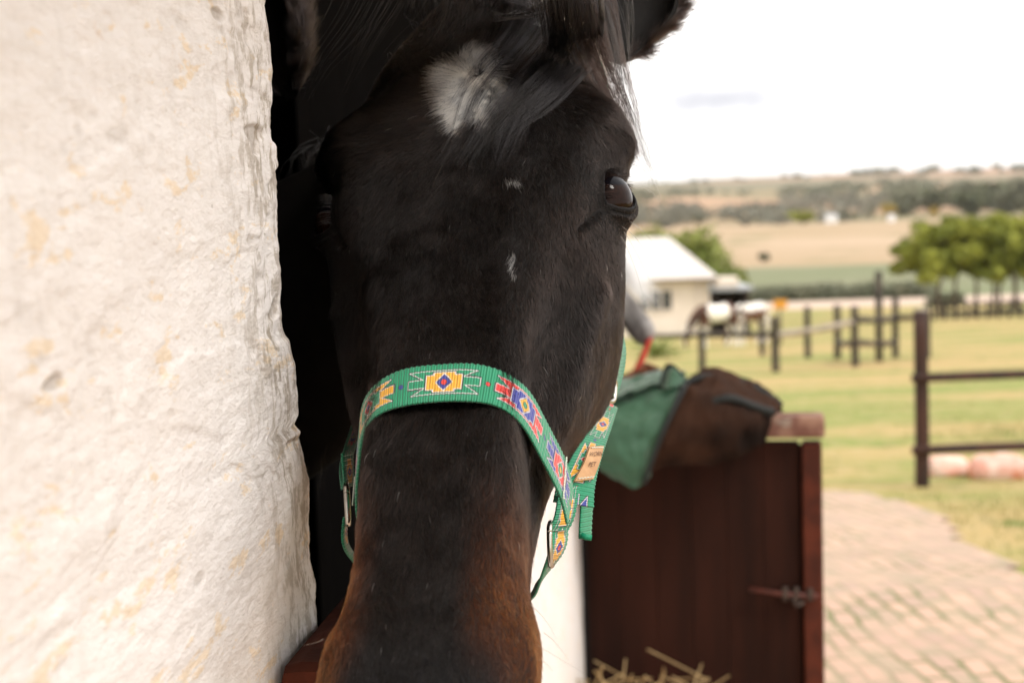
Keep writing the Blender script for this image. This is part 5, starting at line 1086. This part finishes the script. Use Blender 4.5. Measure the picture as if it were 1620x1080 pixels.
# ---------------- patched horses grazing in front of the house
def far_horse(px, yb, hgt_px, face, lab, coat, parts=True, head_down=True):
    p = ground_at(px, yb); d = p[1]; Hh = hgt_px/FPX*d; s = Hh/1.5; T = empty('patched_horse', p, lab, 'horse', )
    f = np.array([math.cos(face), math.sin(face), 0]); l = np.array([-f[1], f[0], 0]); Z = np.array([0, 0, 1.]); Q = lambda x, y, z: p+(f*x+l*y+Z*z)*s
    b = MB(); fl_ = tuple(l)
    def tb2(pts, rr_, n=20, k=30): P = resamp([Q(*a) for a in pts], k); b.tube(P, spline(np.linspace(0, 1, len(rr_)), np.array(rr_, float)*s, np.linspace(0, 1, k)), n, flat=l)
    tb2([(-.78, 0, 1.12), (-.60, 0, 1.18), (-.2, 0, 1.12), (.25, 0, 1.14), (.55, 0, 1.12), (.72, 0, 1.05)], [(.06, .08), (.24, .27), (.27, .29), (.25, .30), (.20, .27), (.06, .1)])
    tb2([(.45, 0, 1.22), (.75, 0, 1.10), (1.02, 0, .80), (1.15, 0, .55)] if head_down else [(.45, 0, 1.2), (.75, 0, 1.4), (.95, 0, 1.6)], [(.15, .25), (.11, .19), (.085, .13), (.08, .11)] if head_down else [(.15, .25), (.1, .17), (.08, .12)])
    if head_down: tb2([(1.10, 0, .62), (1.19, 0, .42), (1.22, 0, .22), (1.20, 0, .08)], [(.08, .11), (.095, .13), (.06, .08), (.04, .05)])
    else: tb2([(.92, 0, 1.66), (1.1, 0, 1.5), (1.3, 0, 1.3)], [(.08, .11), (.09, .12), (.05, .06)])
    for (x, y, hb) in ((.52, .13, 0), (.44, -.13, 0), (-.62, .14, 1), (-.52, -.14, 1)):
        tb2([(x, y, 1.0), (x+.03*(1-hb)-.02*hb, y, .72), (x-.08*hb, y, .48), (x-.05*hb, y, .25), (x, y, .10), (x+.03, y, .0)], [(.09, .14), (.07, .09), (.045, .05), (.035, .035), (.04, .04), (.055, .06)], 12, 20)
    bo_ = b.build('body', m_skin, T, True); me = bo_.data; co = np.zeros(len(me.vertices)*3, np.float32); me.vertices.foreach_get('co', co); co = co.reshape(-1, 3)
    loc = np.stack([co@f, co@l, co[:, 2]], -1)/s; cols = coat(loc); a = me.color_attributes.new('Col', 'FLOAT_COLOR', 'POINT'); c4 = np.ones((len(co), 4), np.float32); c4[:, :3] = cols; a.data.foreach_set('color', c4.ravel())
    me.materials[0] = m_coat2
    mb = MB()
    for i in range(16): mb.tube(resamp([Q(-.80, RNG.uniform(-.03, .03), 1.16), Q(-.90, RNG.uniform(-.06, .06), .85), Q(-.88, RNG.uniform(-.07, .07), .45)], 8), .018*s, 5)
    mb.build('tail', mat('pale_horsehair', (.55, .50, .44), rough=.8), T, True)
    mb = MB()
    for i in range(24):
        q = i/23.; a = Q(.42+.72*q, 0, 1.44-.62*q**1.4) if head_down else Q(.42+.5*q, 0, 1.42+.35*q); mb.tube([a, a+(l*.10-Z*.02)*s, a+(l*.13-Z*.22)*s], .022*s, 5)
    mb.build('mane', mat('dark_horsehair', (.05, .03, .02), rough=.8), T, True)
    mb = MB(); e0 = (1.10, .07, .68) if head_down else (.95, .07, 1.78)
    for sg in (1, -1): mb.tube([Q(e0[0], .07*sg, e0[2]), Q(e0[0]-.03, .09*sg, e0[2]+.09), Q(e0[0]-.03, .08*sg, e0[2]+.16)], np.array([.035, .03, .006])*s, 8)
    mb.build('ears', m_coat2, T, True); 
    me = mb and T.children[-1].data; a = me.color_attributes.new('Col', 'FLOAT_COLOR', 'POINT'); a.data.foreach_set('color', np.tile(np.array([.09, .04, .025, 1], np.float32), len(me.vertices)))
    return T
m_coat2 = mat('patched_coat', (1, 1, 1), attr='Col', rough=.6)
WHc = np.array([.80, .75, .68]); BRc = np.array([.115, .042, .024])
def coatA(q):
    w_ = np.exp(-(((q-np.array([.02, 0, 1.2]))/np.array([.42, .8, .40]))**2).sum(-1)) > .35; w_ |= (q[:, 2] < .72)&(q[:, 0] < .9); w_ |= (np.abs(q[:, 1]) < .03)&(q[:, 0] > 1.12)
    return np.where(w_[:, None], WHc, BRc*.8)
def coatB(q):
    b_ = (fbm(q*[2.3, 1.5, 2.6]+4.2, 2) > .02)&(q[:, 2] < 1.22)&(q[:, 2] > .75); b_ |= q[:, 0] > .8
    return np.where(b_[:, None], BRc, WHc)
far_horse(1134, 549, 72, rad(205), 'brown horse with a broad white shoulder patch grazing before the house, left of its companion', coatA)
far_horse(1188, 545, 69, rad(218), 'mostly white horse with brown belly patches right of the darker grazing horse', coatB)

# ---------------- grey horse looking out of the second doorway
GH = empty('grey_horse', wp(2.9, -.8, .02), 'light grey horse half hidden behind the black horse, red halter strap below its face', 'horse')
fr2 = (W(958, 440, 4.05), None)
v2 = norm(cR*.62+cD*.78-cF*.12); n2 = norm(cR*.78-cD*.62); n2 = norm(n2-v2*(n2@v2)); u2 = np.cross(v2, n2); fr2 = (W(950, 405, 4.05), np.stack([u2, v2, n2], 0))
hp2 = head_points(0, 0, np.linspace(-.33, .425, 110), np.linspace(0, 16, 97)[:-1], False); sc2 = .66
b = MB(); Vh = to_world(hp2.reshape(-1, 3)*sc2, fr2); b.add(Vh, grid_faces(110, 96, True).tolist())
hc2 = to_world(np.array([0, -.10, -.13])*sc2, fr2); tubeb(b, [hc2, (hc2[0]-.35, hc2[1]+.02, hc2[2]-.10), wp(2.9, -.9, 1.15), wp(2.9, -1.4, 1.12), wp(2.9, -2.2, 1.12), wp(2.9, -2.5, 1.05)], [(.07, .11), (.09, .16), (.17, .25), (.26, .30), (.24, .28), (.03, .05)], 24, 40)
for t__, o__ in ((2.76, -1.0), (3.04, -1.0), (2.76, -2.1), (3.04, -2.1)): tubeb(b, [wp(t__, o__, 1.0), wp(t__, o__, .6), wp(t__, o__, .3), wp(t__, o__, .03)], [(.09, .13), (.05, .06), (.036, .04), (.055, .06)], 14, 20)
m_grey = mat('grey_coat', (.34, .32, .31), (.14, .13, .125), rough=.65, scale=9, sheen=.3, bump=.3, bscale=200, dist=.003)
b.build('body', m_grey, GH, True)
ev, vv, ff2 = ear(to_world(np.array([.06, -.27, -.08])*sc2, fr2), to_world(np.array([.09, -.45, -.05])*sc2, fr2), n2, .035); eb = MB(); eb.add(vv, ff2)
ev, vv, ff2 = ear(to_world(np.array([-.06, -.27, -.08])*sc2, fr2), to_world(np.array([-.09, -.45, -.05])*sc2, fr2), n2, .035); eb.add(vv, ff2); eb.build('ears', m_grey, GH, True)
for sg in (1, -1):
    mb = MB(); c = to_world(np.array([.098*sg, -.03, -.05])*sc2, fr2); th = np.linspace(0, np.pi, 12)[:, None]; ph = np.linspace(0, 2*np.pi, 16, endpoint=False)[None]
    mb.add((c+.022*np.stack([np.sin(th)*np.cos(ph), np.sin(th)*np.sin(ph), np.cos(th)+0*ph], -1)).reshape(-1, 3), grid_faces(12, 16, True).tolist()); mb.build('eye', mat('dark_eye', (.01, .008, .006), rough=.1), GH, True)
gm_ = []
for _ in range(1500):
    s_ = RNG.random(); p0 = to_world(np.array([RNG.normal(0, .02), -.24+.10*s_, .01])*sc2, fr2); t_ = np.linspace(0, 1, 8)[:, None]; gm_.append(p0+n2*.05*t_+v2*RNG.uniform(.10, .28)*t_+np.array([0, 0, -.04])*t_**2+RNG.normal(0, .02, 3)*t_)
hairs('forelock', np.array(gm_), .0006, np.array([.62, .60, .60])*RNG.uniform(.7, 1.2, (1500, 1)), GH)
m_redw = mat('red_webbing', (.48, .035, .025), (.38, .03, .02), rough=.6, scale=40)
RH = empty('red_halter', W(1005, 580, 3.9), 'red webbing halter strap hanging from the face of the grey horse', 'halter')
mb = MB(); mb.tube(resamp([W(1030, 530, 4.0), W(1020, 556, 3.96), W(1004, 592, 3.9), W(988, 622, 3.85), W(975, 650, 3.8)], 20), np.stack([np.linspace(.008, .016, 20), np.full(20, .003)], -1), 8); mb.build('strap', m_redw, RH, True)
cb = ground_at(1020, 640); 
cl_ = cloth('saddle_cloth', [[(960, 600, 3.40), (1000, 585, 3.42), (1020, 574, 3.44), (1050, 600, 3.44)], [(960, 640, 3.42), (1000, 620, 3.44), (1024, 604, 3.46), (1056, 612, 3.46)], [(960, 700, 3.46), (1000, 690, 3.46), (1030, 680, 3.48), (1058, 672, 3.48)]], mat('chestnut_leather', (.20, .075, .04), (.14, .05, .03), rough=.6, scale=12), 'chestnut brown cloth heaped behind the green rug on the half door', 'cloth', wr=.03, n=40, k=40, seed=11)
# ---------------- thin air haze that softens the far hills
hzb = MB(); hzb.box((0, 3500, 30), (15500, 13500, 260)); m_hz = bpy.data.materials.new('haze'); m_hz.use_nodes = True; tz = m_hz.node_tree; tz.nodes.clear()
oz = tz.nodes.new('ShaderNodeOutputMaterial'); vz = tz.nodes.new('ShaderNodeVolumePrincipled'); vz.inputs['Density'].default_value = .00009; vz.inputs['Color'].default_value = (1, .97, .93, 1); vz.inputs['Anisotropy'].default_value = .2
tz.links.new(vz.outputs[0], oz.inputs['Volume']); hz = hzb.build('haze', m_hz); tag(hz, kind='stuff')

for o in list(S.objects):
    if '_o' in o: del o['_o']
